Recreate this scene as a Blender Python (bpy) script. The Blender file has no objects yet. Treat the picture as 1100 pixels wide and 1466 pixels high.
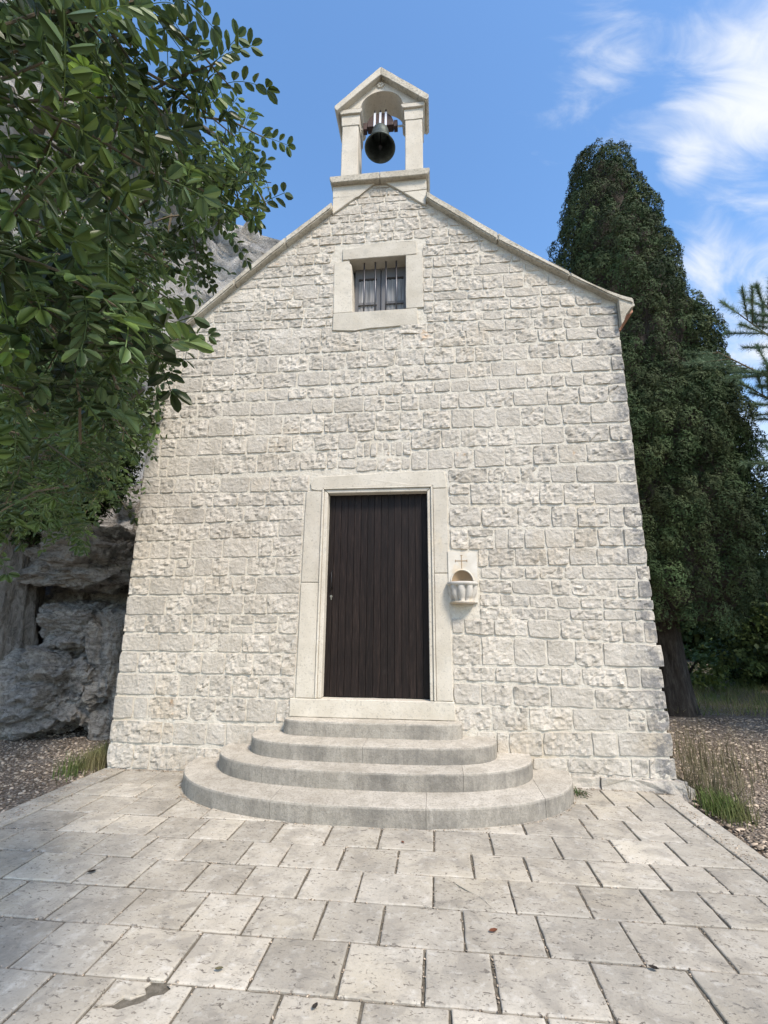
import bpy, bmesh, math, random
import numpy as np
from mathutils import Vector, Matrix, noise

random.seed(7)
rng = np.random.default_rng(7)
SC = bpy.context.scene
COL = SC.collection
R = math.radians
PI = math.pi

# ------------------------------------------------------------------ camera
cam_d = bpy.data.cameras.new('camera')
cam = bpy.data.objects.new('camera', cam_d)
COL.objects.link(cam)
SC.camera = cam
yaw, pit, rol = -0.10707, 0.23019, 0.00682
F = Vector((math.sin(yaw) * math.cos(pit), math.cos(yaw) * math.cos(pit), math.sin(pit)))
Rt = Vector((math.cos(yaw), -math.sin(yaw), 0))
Up = Rt.cross(F)
R2 = math.cos(rol) * Rt + math.sin(rol) * Up
U2 = -math.sin(rol) * Rt + math.cos(rol) * Up
cam.matrix_world = Matrix(((R2.x, U2.x, -F.x, 0.7056), (R2.y, U2.y, -F.y, -5.552), (R2.z, U2.z, -F.z, 1.6154), (0, 0, 0, 1)))
cam_d.sensor_fit = 'VERTICAL'
cam_d.sensor_height = 24.0
cam_d.lens = 24.0 * 680.0 / 1466.0
cam_d.clip_start = 0.05
cam_d.clip_end = 2000
SC.render.resolution_x = 768
SC.render.resolution_y = 1024
CAMP = Vector((0.7056, -5.552, 1.6154))

# ------------------------------------------------------------------ sun, sky, exposure
SUN_DIR = Vector((0.50, -0.62, 0.95)).normalized()      # from the scene towards the sun
elev = math.asin(SUN_DIR.z)
sun_d = bpy.data.lights.new('sun', 'SUN')
sun_d.energy = 2.5
sun_d.angle = R(12)
sun_d.color = (1.0, 0.89, 0.765)
sun = bpy.data.objects.new('sun', sun_d)
COL.objects.link(sun)
sun.rotation_euler = SUN_DIR.to_track_quat('Z', 'Y').to_euler()
sun.location = (6, -8, 14)

SC.view_settings.view_transform = 'Standard'
SC.view_settings.look = 'None'
SC.view_settings.gamma = 1
SC.view_settings.use_curve_mapping = False
SC.view_settings.exposure = 0.99

world = bpy.data.worlds.new('World')
SC.world = world
world.use_nodes = True
wt = world.node_tree
wt.nodes.clear()


def N(t, kind, **kw):
    n = t.nodes.new(kind)
    for k, v in kw.items():
        if k.startswith('_'):
            setattr(n, k[1:], v)
    return n


wo = wt.nodes.new('ShaderNodeOutputWorld')
bg = wt.nodes.new('ShaderNodeBackground')
bg.inputs['Strength'].default_value = 0.15
sky = wt.nodes.new('ShaderNodeTexSky')
sky.sky_type = 'NISHITA'
sky.sun_disc = False
sky.sun_elevation = elev
sky.sun_rotation = math.atan2(SUN_DIR.x, SUN_DIR.y)
sky.air_density = 1.15
sky.dust_density = 0.9
sky.ozone_density = 2.0
tc = wt.nodes.new('ShaderNodeTexCoord')
hs = wt.nodes.new('ShaderNodeHueSaturation')
hs.inputs['Saturation'].default_value = 1.17
hs.inputs['Value'].default_value = 1.0
wt.links.new(sky.outputs[0], hs.inputs['Color'])


def wmath(op, a, b=None, clamp=False):
    n = wt.nodes.new('ShaderNodeMath')
    n.operation = op
    n.use_clamp = clamp
    for i, v in enumerate((a, b)):
        if v is None:
            continue
        if isinstance(v, (int, float)):
            n.inputs[i].default_value = v
        else:
            wt.links.new(v, n.inputs[i])
    return n.outputs[0]


def cloud_noise(scale, detail, rough, dist, loc, stretch):
    mp = wt.nodes.new('ShaderNodeMapping')
    mp.inputs['Location'].default_value = loc
    mp.inputs['Rotation'].default_value = (0.3, 0.5, 0.9)
    mp.inputs['Scale'].default_value = stretch
    wt.links.new(tc.outputs['Generated'], mp.inputs[0])
    nz = wt.nodes.new('ShaderNodeTexNoise')
    nz.inputs['Scale'].default_value = scale
    nz.inputs['Detail'].default_value = detail
    nz.inputs['Roughness'].default_value = rough
    nz.inputs['Distortion'].default_value = dist
    wt.links.new(mp.outputs[0], nz.inputs[0])
    return nz.outputs[0]


def spot(d, w):                                   # a cloud bank centred on a direction of the sky
    n = wt.nodes.new('ShaderNodeVectorMath')
    n.operation = 'DISTANCE'
    wt.links.new(tc.outputs['Generated'], n.inputs[0])
    n.inputs[1].default_value = Vector(d).normalized()
    q = wmath('DIVIDE', n.outputs['Value'], w)
    q = wmath('MULTIPLY', q, q)
    return wmath('DIVIDE', 1.0, wmath('ADD', 1.0, q))


nA = cloud_noise(2.6, 7, 0.55, 0.5, (0.3, 0.1, 0.7), (1.0, 1.9, 1.2))
nB = cloud_noise(9.0, 6, 0.6, 0.8, (2.1, 0.4, 0.2), (0.6, 2.2, 1.3))
banks = None
for d, w, k in (((0.391, 0.615, 0.685), 0.055, 0.85), ((0.46, 0.53, 0.71), 0.12, 1.0), ((0.46, 0.687, 0.56), 0.075, 0.9),
                ((0.60, 0.64, 0.47), 0.24, 0.95), ((0.56, 0.78, 0.29), 0.14, 0.85), ((0.27, 0.55, 0.785), 0.085, 0.60),
                ((0.95, 0.1, 0.35), 0.5, 0.6), ((-0.8, -0.4, 0.4), 0.6, 0.6), ((0.2, -0.9, 0.5), 0.5, 0.6)):
    s = wmath('MULTIPLY', spot(d, w), k)
    banks = s if banks is None else wmath('MAXIMUM', banks, s)
dens = wmath('ADD', wmath('MULTIPLY', nA, 0.6), wmath('MULTIPLY', nB, 0.7))
dens = wmath('ADD', dens, wmath('MULTIPLY', banks, 0.62))
mk = wt.nodes.new('ShaderNodeMapRange')
mk.interpolation_type = 'SMOOTHSTEP'
mk.inputs['From Min'].default_value = 0.86
mk.inputs['From Max'].default_value = 1.34
wt.links.new(dens, mk.inputs['Value'])
mixc = wt.nodes.new('ShaderNodeMix')
mixc.data_type = 'RGBA'
wt.links.new(mk.outputs[0], mixc.inputs['Factor'])
wt.links.new(hs.outputs[0], mixc.inputs['A'])
mixc.inputs['B'].default_value = (3.2, 3.35, 3.6, 1)
wt.links.new(mixc.outputs['Result'], bg.inputs['Color'])
wt.links.new(bg.outputs[0], wo.inputs['Surface'])


# ------------------------------------------------------------------ materials
class M:
    """small helper for node materials"""
    def __init__(s, name, rough=0.8, spec=0.3):
        s.m = bpy.data.materials.new(name)
        s.m.use_nodes = True
        s.t = s.m.node_tree
        s.b = s.t.nodes['Principled BSDF']
        s.b.inputs['Roughness'].default_value = rough
        s.b.inputs['Specular IOR Level'].default_value = spec
        s.tc = s.t.nodes.new('ShaderNodeTexCoord')
        s.geo = s.t.nodes.new('ShaderNodeNewGeometry')

    def pos(s, scale=(1, 1, 1), obj=False, rot=(0, 0, 0)):
        mp = s.t.nodes.new('ShaderNodeMapping')
        mp.inputs['Scale'].default_value = scale
        mp.inputs['Rotation'].default_value = rot
        s.t.links.new(s.tc.outputs['Object'] if obj else s.geo.outputs['Position'], mp.inputs[0])
        return mp.outputs[0]

    def noise(s, scale, detail=5, rough=0.55, vec=None, dist=0.0):
        n = s.t.nodes.new('ShaderNodeTexNoise')
        n.inputs['Scale'].default_value = scale
        n.inputs['Detail'].default_value = detail
        n.inputs['Roughness'].default_value = rough
        n.inputs['Distortion'].default_value = dist
        s.t.links.new(vec or s.pos(), n.inputs[0])
        return n.outputs[0]

    def voro(s, scale, feature='F1', vec=None, rnd=1.0):
        n = s.t.nodes.new('ShaderNodeTexVoronoi')
        n.feature = feature
        n.inputs['Scale'].default_value = scale
        n.inputs['Randomness'].default_value = rnd
        s.t.links.new(vec or s.pos(), n.inputs['Vector'])
        return n.outputs[0]

    def ramp(s, f, stops):
        r = s.t.nodes.new('ShaderNodeValToRGB')
        e = r.color_ramp.elements
        while len(e) < len(stops):
            e.new(0.5)
        for i, (p, c) in enumerate(stops):
            e[i].position = p
            if isinstance(c, (int, float)):
                c = (c, c, c)
            e[i].color = (*c, 1)
        s.t.links.new(f, r.inputs[0])
        return r.outputs[0]

    def math(s, op, a, b=None, clamp=False):
        n = s.t.nodes.new('ShaderNodeMath')
        n.operation = op
        n.use_clamp = clamp
        for i, v in enumerate((a, b)):
            if v is None:
                continue
            if isinstance(v, (int, float)):
                n.inputs[i].default_value = v
            else:
                s.t.links.new(v, n.inputs[i])
        return n.outputs[0]

    def mix(s, f, a, b, mode='MIX'):
        n = s.t.nodes.new('ShaderNodeMix')
        n.data_type = 'RGBA'
        n.blend_type = mode
        for k, v in (('Factor', f), ('A', a), ('B', b)):
            i = n.inputs[k]
            if isinstance(v, (int, float)):
                i.default_value = v if k == 'Factor' else (v, v, v, 1)
            elif isinstance(v, tuple):
                i.default_value = (*v, 1)
            else:
                s.t.links.new(v, i)
        return n.outputs['Result']

    def attr(s, name='tint'):
        a = s.t.nodes.new('ShaderNodeAttribute')
        a.attribute_name = name
        return a.outputs['Fac']

    def sep(s):
        n = s.t.nodes.new('ShaderNodeSeparateXYZ')
        s.t.links.new(s.geo.outputs['Position'], n.inputs[0])
        return n.outputs

    def nrm(s):
        n = s.t.nodes.new('ShaderNodeSeparateXYZ')
        s.t.links.new(s.geo.outputs['Normal'], n.inputs[0])
        return n.outputs

    def bump(s, h, strength=0.5, dist=0.01):
        n = s.t.nodes.new('ShaderNodeBump')
        n.inputs['Strength'].default_value = strength
        n.inputs['Distance'].default_value = dist
        s.t.links.new(h, n.inputs['Height'])
        s.t.links.new(n.outputs[0], s.b.inputs['Normal'])
        return s

    def col(s, c):
        if isinstance(c, tuple):
            s.b.inputs['Base Color'].default_value = (*c, 1)
        else:
            s.t.links.new(c, s.b.inputs['Base Color'])
        return s


def tinted(m, base, lo=0.75, hi=1.2):
    """multiply a colour by the per-piece tint"""
    f = m.math('ADD', m.math('MULTIPLY', m.attr(), hi - lo), lo)
    n = m.t.nodes.new('ShaderNodeVectorMath')
    n.operation = 'SCALE'
    if isinstance(base, tuple):
        n.inputs[0].default_value = base
    else:
        m.t.links.new(base, n.inputs[0])
    m.t.links.new(f, n.inputs['Scale'])
    return n.outputs[0]


MAT = {}

# rough hewn limestone of the facade
m = M('hewn_stone', 0.9, 0.15)
base = m.ramp(m.noise(3.2, 6, 0.6), [(0.3, (0.40, 0.364, 0.303)), (0.5, (0.468, 0.43, 0.366)), (0.72, (0.53, 0.493, 0.428))])
warm = m.mix(m.ramp(m.noise(1.1, 3), [(0.55, 0), (0.75, 0.5)]), base, (0.47, 0.385, 0.27))
pitf = m.ramp(m.noise(38, 5, 0.65), [(0.36, 0.32), (0.47, 0.0)])
c = m.mix(pitf, warm, (0.28, 0.25, 0.205))
whit = m.ramp(m.noise(16, 6, 0.7), [(0.55, 0), (0.68, 0.55)])
c = m.mix(whit, c, (0.60, 0.57, 0.51))
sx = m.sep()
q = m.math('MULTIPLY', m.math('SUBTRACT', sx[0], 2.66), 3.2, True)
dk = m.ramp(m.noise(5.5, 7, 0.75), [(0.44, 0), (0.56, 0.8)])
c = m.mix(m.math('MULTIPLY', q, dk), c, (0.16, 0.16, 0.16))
rust = m.ramp(m.noise(2.4, 6, 0.65), [(0.665, 0), (0.72, 0.65)])
c = m.mix(rust, c, (0.44, 0.28, 0.15))
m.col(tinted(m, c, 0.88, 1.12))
h1 = m.noise(30, 6, 0.62, dist=0.4)
rn = m.t.nodes.new('ShaderNodeTexNoise')
rn.noise_type = 'RIDGED_MULTIFRACTAL'
rn.normalize = True
for k_, v_ in (('Scale', 11), ('Detail', 5), ('Roughness', 0.55), ('Distortion', 0.5)):
    rn.inputs[k_].default_value = v_
m.t.links.new(m.pos((1, 1, 1.3)), rn.inputs[0])
h2 = rn.outputs[0]
m.bump(m.math('ADD', m.math('MULTIPLY', h1, 1.0), m.math('MULTIPLY', h2, 1.3)), 0.7, 0.018)
MAT['stone'] = m.m

m = M('lime_mortar', 0.95, 0.1)
c = m.ramp(m.noise(14, 7, 0.65), [(0.3, (0.47, 0.432, 0.36)), (0.6, (0.60, 0.562, 0.48))])
oc = m.ramp(m.noise(0.9, 4, 0.6), [(0.58, 0), (0.72, 0.45)])
c = m.mix(oc, c, (0.50, 0.40, 0.26))
m.col(c).bump(m.noise(30, 6, 0.7), 0.7, 0.02)
MAT['mortar'] = m.m

# dressed stone: surrounds, coping, belfry
m = M('dressed_stone', 0.85, 0.2)
base = m.ramp(m.noise(2.5, 6, 0.6), [(0.3, (0.44, 0.40, 0.325)), (0.55, (0.53, 0.49, 0.41)), (0.75, (0.59, 0.55, 0.475))])
sp = m.ramp(m.noise(45, 4, 0.6), [(0.33, 0.55), (0.43, 0.0)])
c = m.mix(sp, base, (0.27, 0.25, 0.21))
lich = m.ramp(m.noise(7, 7, 0.7, dist=0.5), [(0.55, 0), (0.68, 0.45)])
c = m.mix(lich, c, (0.36, 0.345, 0.30))
och = m.ramp(m.noise(1.7, 4, 0.6, m.pos((1, 1, 0.6))), [(0.60, 0), (0.75, 0.35)])
c = m.mix(och, c, (0.62, 0.49, 0.29))
m.col(tinted(m, c, 0.88, 1.1)).bump(m.math('ADD', m.noise(60, 5, 0.7), m.math('MULTIPLY', m.noise(9, 4), 1.2)), 0.35, 0.008)
MAT['dressed'] = m.m

m = M('weathered_coping', 0.9, 0.15)
base = m.ramp(m.noise(3.5, 6, 0.65), [(0.3, (0.34, 0.305, 0.24)), (0.5, (0.48, 0.44, 0.36)), (0.7, (0.57, 0.535, 0.455))])
sp = m.ramp(m.noise(30, 5, 0.7), [(0.38, 0.6), (0.5, 0.0)])
c = m.mix(sp, base, (0.20, 0.19, 0.155))
m.col(tinted(m, c, 0.85, 1.1)).bump(m.noise(28, 7, 0.7), 0.6, 0.015)
MAT['coping'] = m.m

# steps
m = M('step_stone', 0.8, 0.25)
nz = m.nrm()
base = m.ramp(m.noise(2.2, 6, 0.6), [(0.3, (0.42, 0.385, 0.32)), (0.7, (0.56, 0.52, 0.445))])
drt = m.ramp(m.noise(6.5, 8, 0.72, dist=0.6), [(0.40, 0.45), (0.55, 0.0)])
base = m.mix(drt, base, (0.27, 0.24, 0.19))
gr = m.ramp(m.noise(55, 5, 0.7), [(0.36, 0.6), (0.5, 0.0)])
c = m.mix(gr, base, (0.17, 0.155, 0.13))
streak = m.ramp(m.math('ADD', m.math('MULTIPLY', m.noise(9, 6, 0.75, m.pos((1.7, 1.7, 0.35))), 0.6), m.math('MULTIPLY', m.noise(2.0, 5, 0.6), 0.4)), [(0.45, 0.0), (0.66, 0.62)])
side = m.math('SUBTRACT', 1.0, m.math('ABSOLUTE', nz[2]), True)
c = m.mix(m.math('MULTIPLY', side, 0.5), c, (0.20, 0.19, 0.165))  # upright faces evenly darker than treads: shade put into the colour along with grime
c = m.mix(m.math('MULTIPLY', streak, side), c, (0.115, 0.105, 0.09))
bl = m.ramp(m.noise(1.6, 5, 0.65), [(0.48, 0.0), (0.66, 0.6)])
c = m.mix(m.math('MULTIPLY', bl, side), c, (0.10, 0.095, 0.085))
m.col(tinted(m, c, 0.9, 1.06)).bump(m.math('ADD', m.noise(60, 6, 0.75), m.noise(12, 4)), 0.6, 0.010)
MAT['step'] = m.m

# paving
m = M('paving_stone', 0.78, 0.3)
base = m.ramp(m.noise(2.7, 7, 0.62), [(0.28, (0.315, 0.283, 0.226)), (0.5, (0.415, 0.378, 0.31)), (0.72, (0.50, 0.463, 0.388))])
yel = m.ramp(m.noise(1.3, 4, 0.5), [(0.5, 0), (0.7, 0.4)])
c = m.mix(yel, base, (0.42, 0.365, 0.26))
pits = m.ramp(m.noise(26, 4, 0.6, m.pos((1, 1.9, 1), rot=(0, 0, 0.5)), dist=1.2), [(0.345, 0.9), (0.415, 0.0)])
c = m.mix(pits, c, (0.12, 0.10, 0.08))
big = m.ramp(m.noise(5.5, 8, 0.7, dist=0.8), [(0.40, 0.55), (0.5, 0.0)])
c = m.mix(big, c, (0.25, 0.23, 0.195))
stn = m.ramp(m.noise(0.9, 7, 0.68, dist=0.6), [(0.47, 0.0), (0.64, 0.42)])
c = m.mix(stn, c, (0.29, 0.275, 0.24))
fine = m.ramp(m.noise(75, 4, 0.7), [(0.32, 0.5), (0.45, 0.0)])
c = m.mix(fine, c, (0.23, 0.215, 0.185))
lt = m.ramp(m.noise(11, 7, 0.72), [(0.54, 0.0), (0.66, 0.55)])
c = m.mix(lt, c, (0.55, 0.525, 0.465))
m.col(tinted(m, c, 0.82, 1.16))
hh = m.math('ADD', m.math('MULTIPLY', m.ramp(m.noise(26, 4, 0.6, m.pos((1, 1.9, 1), rot=(0, 0, 0.5)), dist=1.2), [(0.30, 0.0), (0.40, 1.0)]), 0.6), m.noise(14, 7, 0.7))
m.bump(hh, 0.5, 0.012)
MAT['paving'] = m.m

m = M('joint_dirt', 0.95, 0.1)
m.col(m.ramp(m.noise(20, 6, 0.7), [(0.35, (0.09, 0.08, 0.062)), (0.65, (0.19, 0.17, 0.135))])).bump(m.noise(60, 4), 0.6, 0.01)
MAT['joint'] = m.m

m = M('gravel_earth', 0.95, 0.1)
v = m.voro(38, 'F1')
c = m.ramp(m.noise(1.5, 6, 0.65), [(0.35, (0.15, 0.11, 0.08)), (0.55, (0.25, 0.20, 0.155)), (0.7, (0.36, 0.315, 0.26))])
c = m.mix(m.ramp(m.noise(48, 4, 0.6), [(0.5, 0.0), (0.6, 0.6)]), c, (0.42, 0.385, 0.33))
c = m.mix(m.ramp(v, [(0.35, 0.0), (0.7, 0.75)]), c, (0.07, 0.055, 0.04))
m.col(c).bump(m.math('ADD', m.math('MULTIPLY', v, -1.0), m.noise(30, 5)), 0.9, 0.03)
MAT['earth'] = m.m

m = M('pebble_stone', 0.9, 0.15)
m.col(tinted(m, (0.31, 0.26, 0.205), 0.3, 1.6)).bump(m.noise(60, 4), 0.4, 0.006)
MAT['pebble'] = m.m
m = M('dry_litter', 0.9, 0.15)
m.col(tinted(m, (0.37, 0.30, 0.225), 0.3, 1.5))
MAT['litter'] = m.m

# rock
m = M('grey_rock', 0.9, 0.2)
st = m.noise(3.2, 8, 0.68, m.pos((1, 1, 2.6), rot=(0.2, 0.5, 0)), dist=0.7)
c = m.ramp(st, [(0.3, (0.16, 0.148, 0.13)), (0.48, (0.38, 0.355, 0.32)), (0.68, (0.56, 0.535, 0.485))])
c = m.mix(m.ramp(m.noise(0.9, 5, 0.6), [(0.55, 0), (0.72, 0.6)]), c, (0.34, 0.25, 0.15))
crk = m.ramp(m.noise(4.5, 9, 0.75, m.pos((1, 1, 2.5), rot=(0.3, 0.5, 0)), dist=1.5), [(0.36, 0.8), (0.44, 0.0)])
c = m.mix(crk, c, (0.05, 0.045, 0.04))
c = m.mix(m.ramp(m.noise(17, 8, 0.75), [(0.40, 0.6), (0.52, 0.0)]), c, (0.12, 0.11, 0.095))
m.col(c)
m.bump(m.math('ADD', m.math('MULTIPLY', st, 1.6), m.math('MULTIPLY', m.noise(14, 8, 0.75), 1.3)), 1.0, 0.08)
MAT['rock'] = m.m

m = M('pale_cliff', 0.95, 0.1)
st = m.noise(0.7, 10, 0.7, m.pos((1, 1, 0.7), rot=(0, 0.6, 0)), dist=0.6)
c = m.ramp(st, [(0.32, (0.20, 0.20, 0.19)), (0.45, (0.42, 0.41, 0.385)), (0.62, (0.62, 0.60, 0.56))])
m.col(c).bump(m.math('ADD', m.math('MULTIPLY', st, 2.0), m.noise(5, 8, 0.7)), 1.0, 0.35)
MAT['cliff'] = m.m

# wood of the door
m = M('dark_door_wood', 0.55, 0.22)
g = m.noise(14, 8, 0.7, m.pos((6, 6, 0.35)))
c = m.ramp(g, [(0.35, (0.006, 0.0038, 0.003)), (0.55, (0.014, 0.0088, 0.007)), (0.75, (0.042, 0.028, 0.022))])
scr = m.ramp(m.noise(5, 7, 0.75, m.pos((3, 3, 1.2))), [(0.62, 0.0), (0.72, 0.35)])
c = m.mix(scr, c, (0.05, 0.04, 0.035))
m.col(tinted(m, c, 0.8, 1.25)).bump(g, 0.35, 0.004)
MAT['door'] = m.m

m = M('black_iron', 0.5, 0.4)
m.b.inputs['Metallic'].default_value = 0.7
m.col((0.03, 0.03, 0.032))
MAT['iron'] = m.m
m = M('window_bar_steel', 0.4, 0.5)
m.b.inputs['Metallic'].default_value = 0.8
m.col((0.11, 0.11, 0.12))
MAT['bar'] = m.m
m = M('worn_brass', 0.35, 0.5)
m.b.inputs['Metallic'].default_value = 0.9
m.col((0.35, 0.33, 0.29))
MAT['brass'] = m.m
m = M('dark_bronze', 0.5, 0.4)
m.b.inputs['Metallic'].default_value = 0.75
c = m.ramp(m.noise(9, 5, 0.65), [(0.35, (0.045, 0.055, 0.05)), (0.7, (0.13, 0.155, 0.145))])
m.col(c).bump(m.noise(30, 4), 0.2, 0.004)
MAT['bronze'] = m.m
m = M('yoke_wood', 0.6, 0.3)
m.col(m.ramp(m.noise(12, 6, 0.6, m.pos((1, 4, 4))), [(0.3, (0.025, 0.015, 0.013)), (0.7, (0.075, 0.04, 0.034))]))
MAT['yoke'] = m.m
m = M('galvanised_strap', 0.35, 0.5)
m.b.inputs['Metallic'].default_value = 0.3
m.col((0.75, 0.76, 0.78))
MAT['strap'] = m.m
m = M('window_glass', 0.08, 0.6)
m.col((0.05, 0.06, 0.075))
MAT['glass'] = m.m
m = M('curtain_cloth', 0.9, 0.1)
m.col(m.ramp(m.noise(9, 3, 0.5, m.pos((5, 1, 0.3))), [(0.35, (0.20, 0.20, 0.20)), (0.65, (0.36, 0.36, 0.36))]))
MAT['curtain'] = m.m
m = M('window_wood', 0.7, 0.2)
m.col((0.15, 0.15, 0.155))
MAT['sash'] = m.m
m = M('terracotta', 0.85, 0.2)
m.col(m.ramp(m.noise(8, 5), [(0.3, (0.30, 0.15, 0.10)), (0.7, (0.48, 0.27, 0.19))])).bump(m.noise(20, 5), 0.4, 0.01)
MAT['terracotta'] = m.m
m = M('font_stone', 0.75, 0.25)
c = m.ramp(m.noise(7, 6, 0.6), [(0.3, (0.52, 0.48, 0.40)), (0.7, (0.66, 0.63, 0.56))])
c = m.mix(m.ramp(m.noise(4.2, 4, 0.6), [(0.52, 0), (0.66, 0.55)]), c, (0.60, 0.44, 0.24))
m.col(c).bump(m.noise(60, 4), 0.25, 0.005)
MAT['font'] = m.m
m = M('font_basin_marble', 0.6, 0.3)
c = m.ramp(m.noise(14, 6, 0.6), [(0.3, (0.38, 0.355, 0.31)), (0.7, (0.58, 0.55, 0.49))])
sz = m.sep()
lowf = m.math('MULTIPLY', m.math('SUBTRACT', 1.93, sz[2]), 9.0, True)
c = m.mix(m.math('MULTIPLY', lowf, m.ramp(m.noise(9, 4), [(0.4, 0.2), (0.6, 0.8)])), c, (0.50, 0.37, 0.21))
m.col(c).bump(m.noise(60, 4), 0.2, 0.004)
MAT['basin'] = m.m
m = M('carved_recess', 0.9, 0.1)
m.col((0.30, 0.22, 0.14))
MAT['incised'] = m.m


def leafmat(name, cA, lo=0.5, hi=1.6, rough=0.45, spec=0.35, trans=0.25, alt=None, nsc=1.2):
    m = M(name, rough, spec)
    c = cA
    if alt:
        c = m.mix(m.ramp(m.noise(nsc, 3), [(0.42, 0), (0.6, 1)]), cA, alt)
    col = tinted(m, c, lo, hi)
    m.col(col)
    tr = m.t.nodes.new('ShaderNodeBsdfTranslucent')
    m.t.links.new(col, tr.inputs['Color'])
    mx = m.t.nodes.new('ShaderNodeMixShader')
    mx.inputs[0].default_value = trans
    out = m.t.nodes['Material Output']
    m.t.links.new(m.b.outputs[0], mx.inputs[1])
    m.t.links.new(tr.outputs[0], mx.inputs[2])
    m.t.links.new(mx.outputs[0], out.inputs['Surface'])
    return m.m


MAT['carob'] = leafmat('carob_leaf', (0.088, 0.130, 0.032), 0.4, 1.7, 0.38, 0.3, 0.3, (0.078, 0.118, 0.048), 9)
MAT['carob_young'] = leafmat('young_carob_leaf', (0.15, 0.24, 0.04), 0.7, 1.3, 0.45, 0.3, 0.35)
MAT['cypress'] = leafmat('cypress_leaf', (0.036, 0.060, 0.024), 0.5, 1.6, 0.75, 0.15, 0.05, (0.058, 0.076, 0.034), 2.2)
MAT['pine'] = leafmat('pine_needle', (0.13, 0.19, 0.11), 0.6, 1.5, 0.6, 0.2, 0.15)
MAT['shrub'] = leafmat('shrub_leaf', (0.055, 0.085, 0.028), 0.5, 1.8, 0.6, 0.2, 0.25, (0.085, 0.11, 0.03), 1.0)
MAT['juniper'] = leafmat('juniper_leaf', (0.035, 0.060, 0.018), 0.45, 1.7, 0.7, 0.15, 0.15)
MAT['meadow'] = leafmat('wild_grass_blade', (0.11, 0.15, 0.045), 0.5, 1.6, 0.7, 0.15, 0.3, (0.22, 0.19, 0.10), 1.5)
MAT['drygrass'] = leafmat('dry_grass_blade', (0.15, 0.135, 0.08), 0.4, 1.5, 0.8, 0.1, 0.3)
MAT['redleaf'] = leafmat('withered_leaf', (0.17, 0.065, 0.035), 0.8, 1.2, 0.6, 0.2, 0.3)
m = M('bark', 0.95, 0.1)
g = m.noise(7, 8, 0.7, m.pos((2.2, 2.2, 0.5)), dist=0.4)
m.col(m.ramp(g, [(0.3, (0.020, 0.017, 0.014)), (0.5, (0.045, 0.038, 0.032)), (0.7, (0.085, 0.076, 0.065))])).bump(g, 0.9, 0.05)
MAT['bark'] = m.m
m = M('grey_carob_bark', 0.95, 0.12)
g = m.noise(6, 9, 0.75, m.pos((1.8, 1.8, 0.9), rot=(0, 0.35, 0)), dist=1.2)
m.col(m.ramp(g, [(0.3, (0.09, 0.08, 0.07)), (0.5, (0.28, 0.255, 0.225)), (0.7, (0.45, 0.42, 0.375))])).bump(m.math('ADD', g, m.math('MULTIPLY', m.noise(13, 8, 0.75, m.pos((1.6, 1.6, 0.6))), 0.8)), 1.0, 0.10)
MAT['greybark'] = m.m
m = M('twig_bark', 0.8, 0.2)
m.col((0.12, 0.095, 0.06))
MAT['twig'] = m.m


# ------------------------------------------------------------------ object helpers
def link(o, parent=None):
    COL.objects.link(o)
    if parent:
        o.parent = parent
    return o


def tag(o, label=None, cat=None, group=None, kind=None):
    if label:
        o['label'] = label
    if cat:
        o['category'] = cat
    if group:
        o['group'] = group
    if kind:
        o['kind'] = kind
    return o


def empty(name, loc, label, cat, group=None):
    o = bpy.data.objects.new(name, None)
    o.empty_display_size = 0.2
    o.location = loc
    link(o)
    return tag(o, label, cat, group)


def add_tint(me, val):
    a = me.attributes.new('tint', 'FLOAT', 'POINT')
    n = len(me.vertices)
    if np.isscalar(val):
        val = np.full(n, val, dtype=np.float32)
    a.data.foreach_set('value', np.asarray(val, dtype=np.float32))


def mesh_np(name, V, Fc, mat, parent=None, tint=None, smooth=False):
    V = np.asarray(V, dtype=np.float32)
    Fc = np.asarray(Fc, dtype=np.int32)
    me = bpy.data.meshes.new(name)
    me.vertices.add(len(V))
    me.vertices.foreach_set('co', V.ravel())
    k = Fc.shape[1]
    me.loops.add(len(Fc) * k)
    me.loops.foreach_set('vertex_index', Fc.ravel())
    me.polygons.add(len(Fc))
    me.polygons.foreach_set('loop_start', np.arange(len(Fc), dtype=np.int32) * k)
    me.polygons.foreach_set('loop_total', np.full(len(Fc), k, dtype=np.int32))
    if smooth:
        me.polygons.foreach_set('use_smooth', np.ones(len(Fc), dtype=bool))
    me.update(calc_edges=True)
    me.validate()
    add_tint(me, 0.5 if tint is None else tint)
    me.materials.append(mat)
    o = bpy.data.objects.new(name, me)
    link(o, parent)
    if parent:
        o.matrix_parent_inverse = Matrix.Translation(-parent_loc(parent))
    return o


def parent_loc(p):
    v = Vector((0, 0, 0))
    while p:
        v += p.location
        p = p.parent
    return v


def mesh_py(name, V, Fc, mat, parent=None, tint=0.5, smooth=False):
    me = bpy.data.meshes.new(name)
    me.from_pydata([tuple(v) for v in V], [], [tuple(f) for f in Fc])
    if smooth:
        for p in me.polygons:
            p.use_smooth = True
    me.update()
    add_tint(me, tint)
    me.materials.append(mat)
    o = bpy.data.objects.new(name, me)
    link(o, parent)
    if parent:
        o.matrix_parent_inverse = Matrix.Translation(-parent_loc(parent))
    return o


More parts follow.
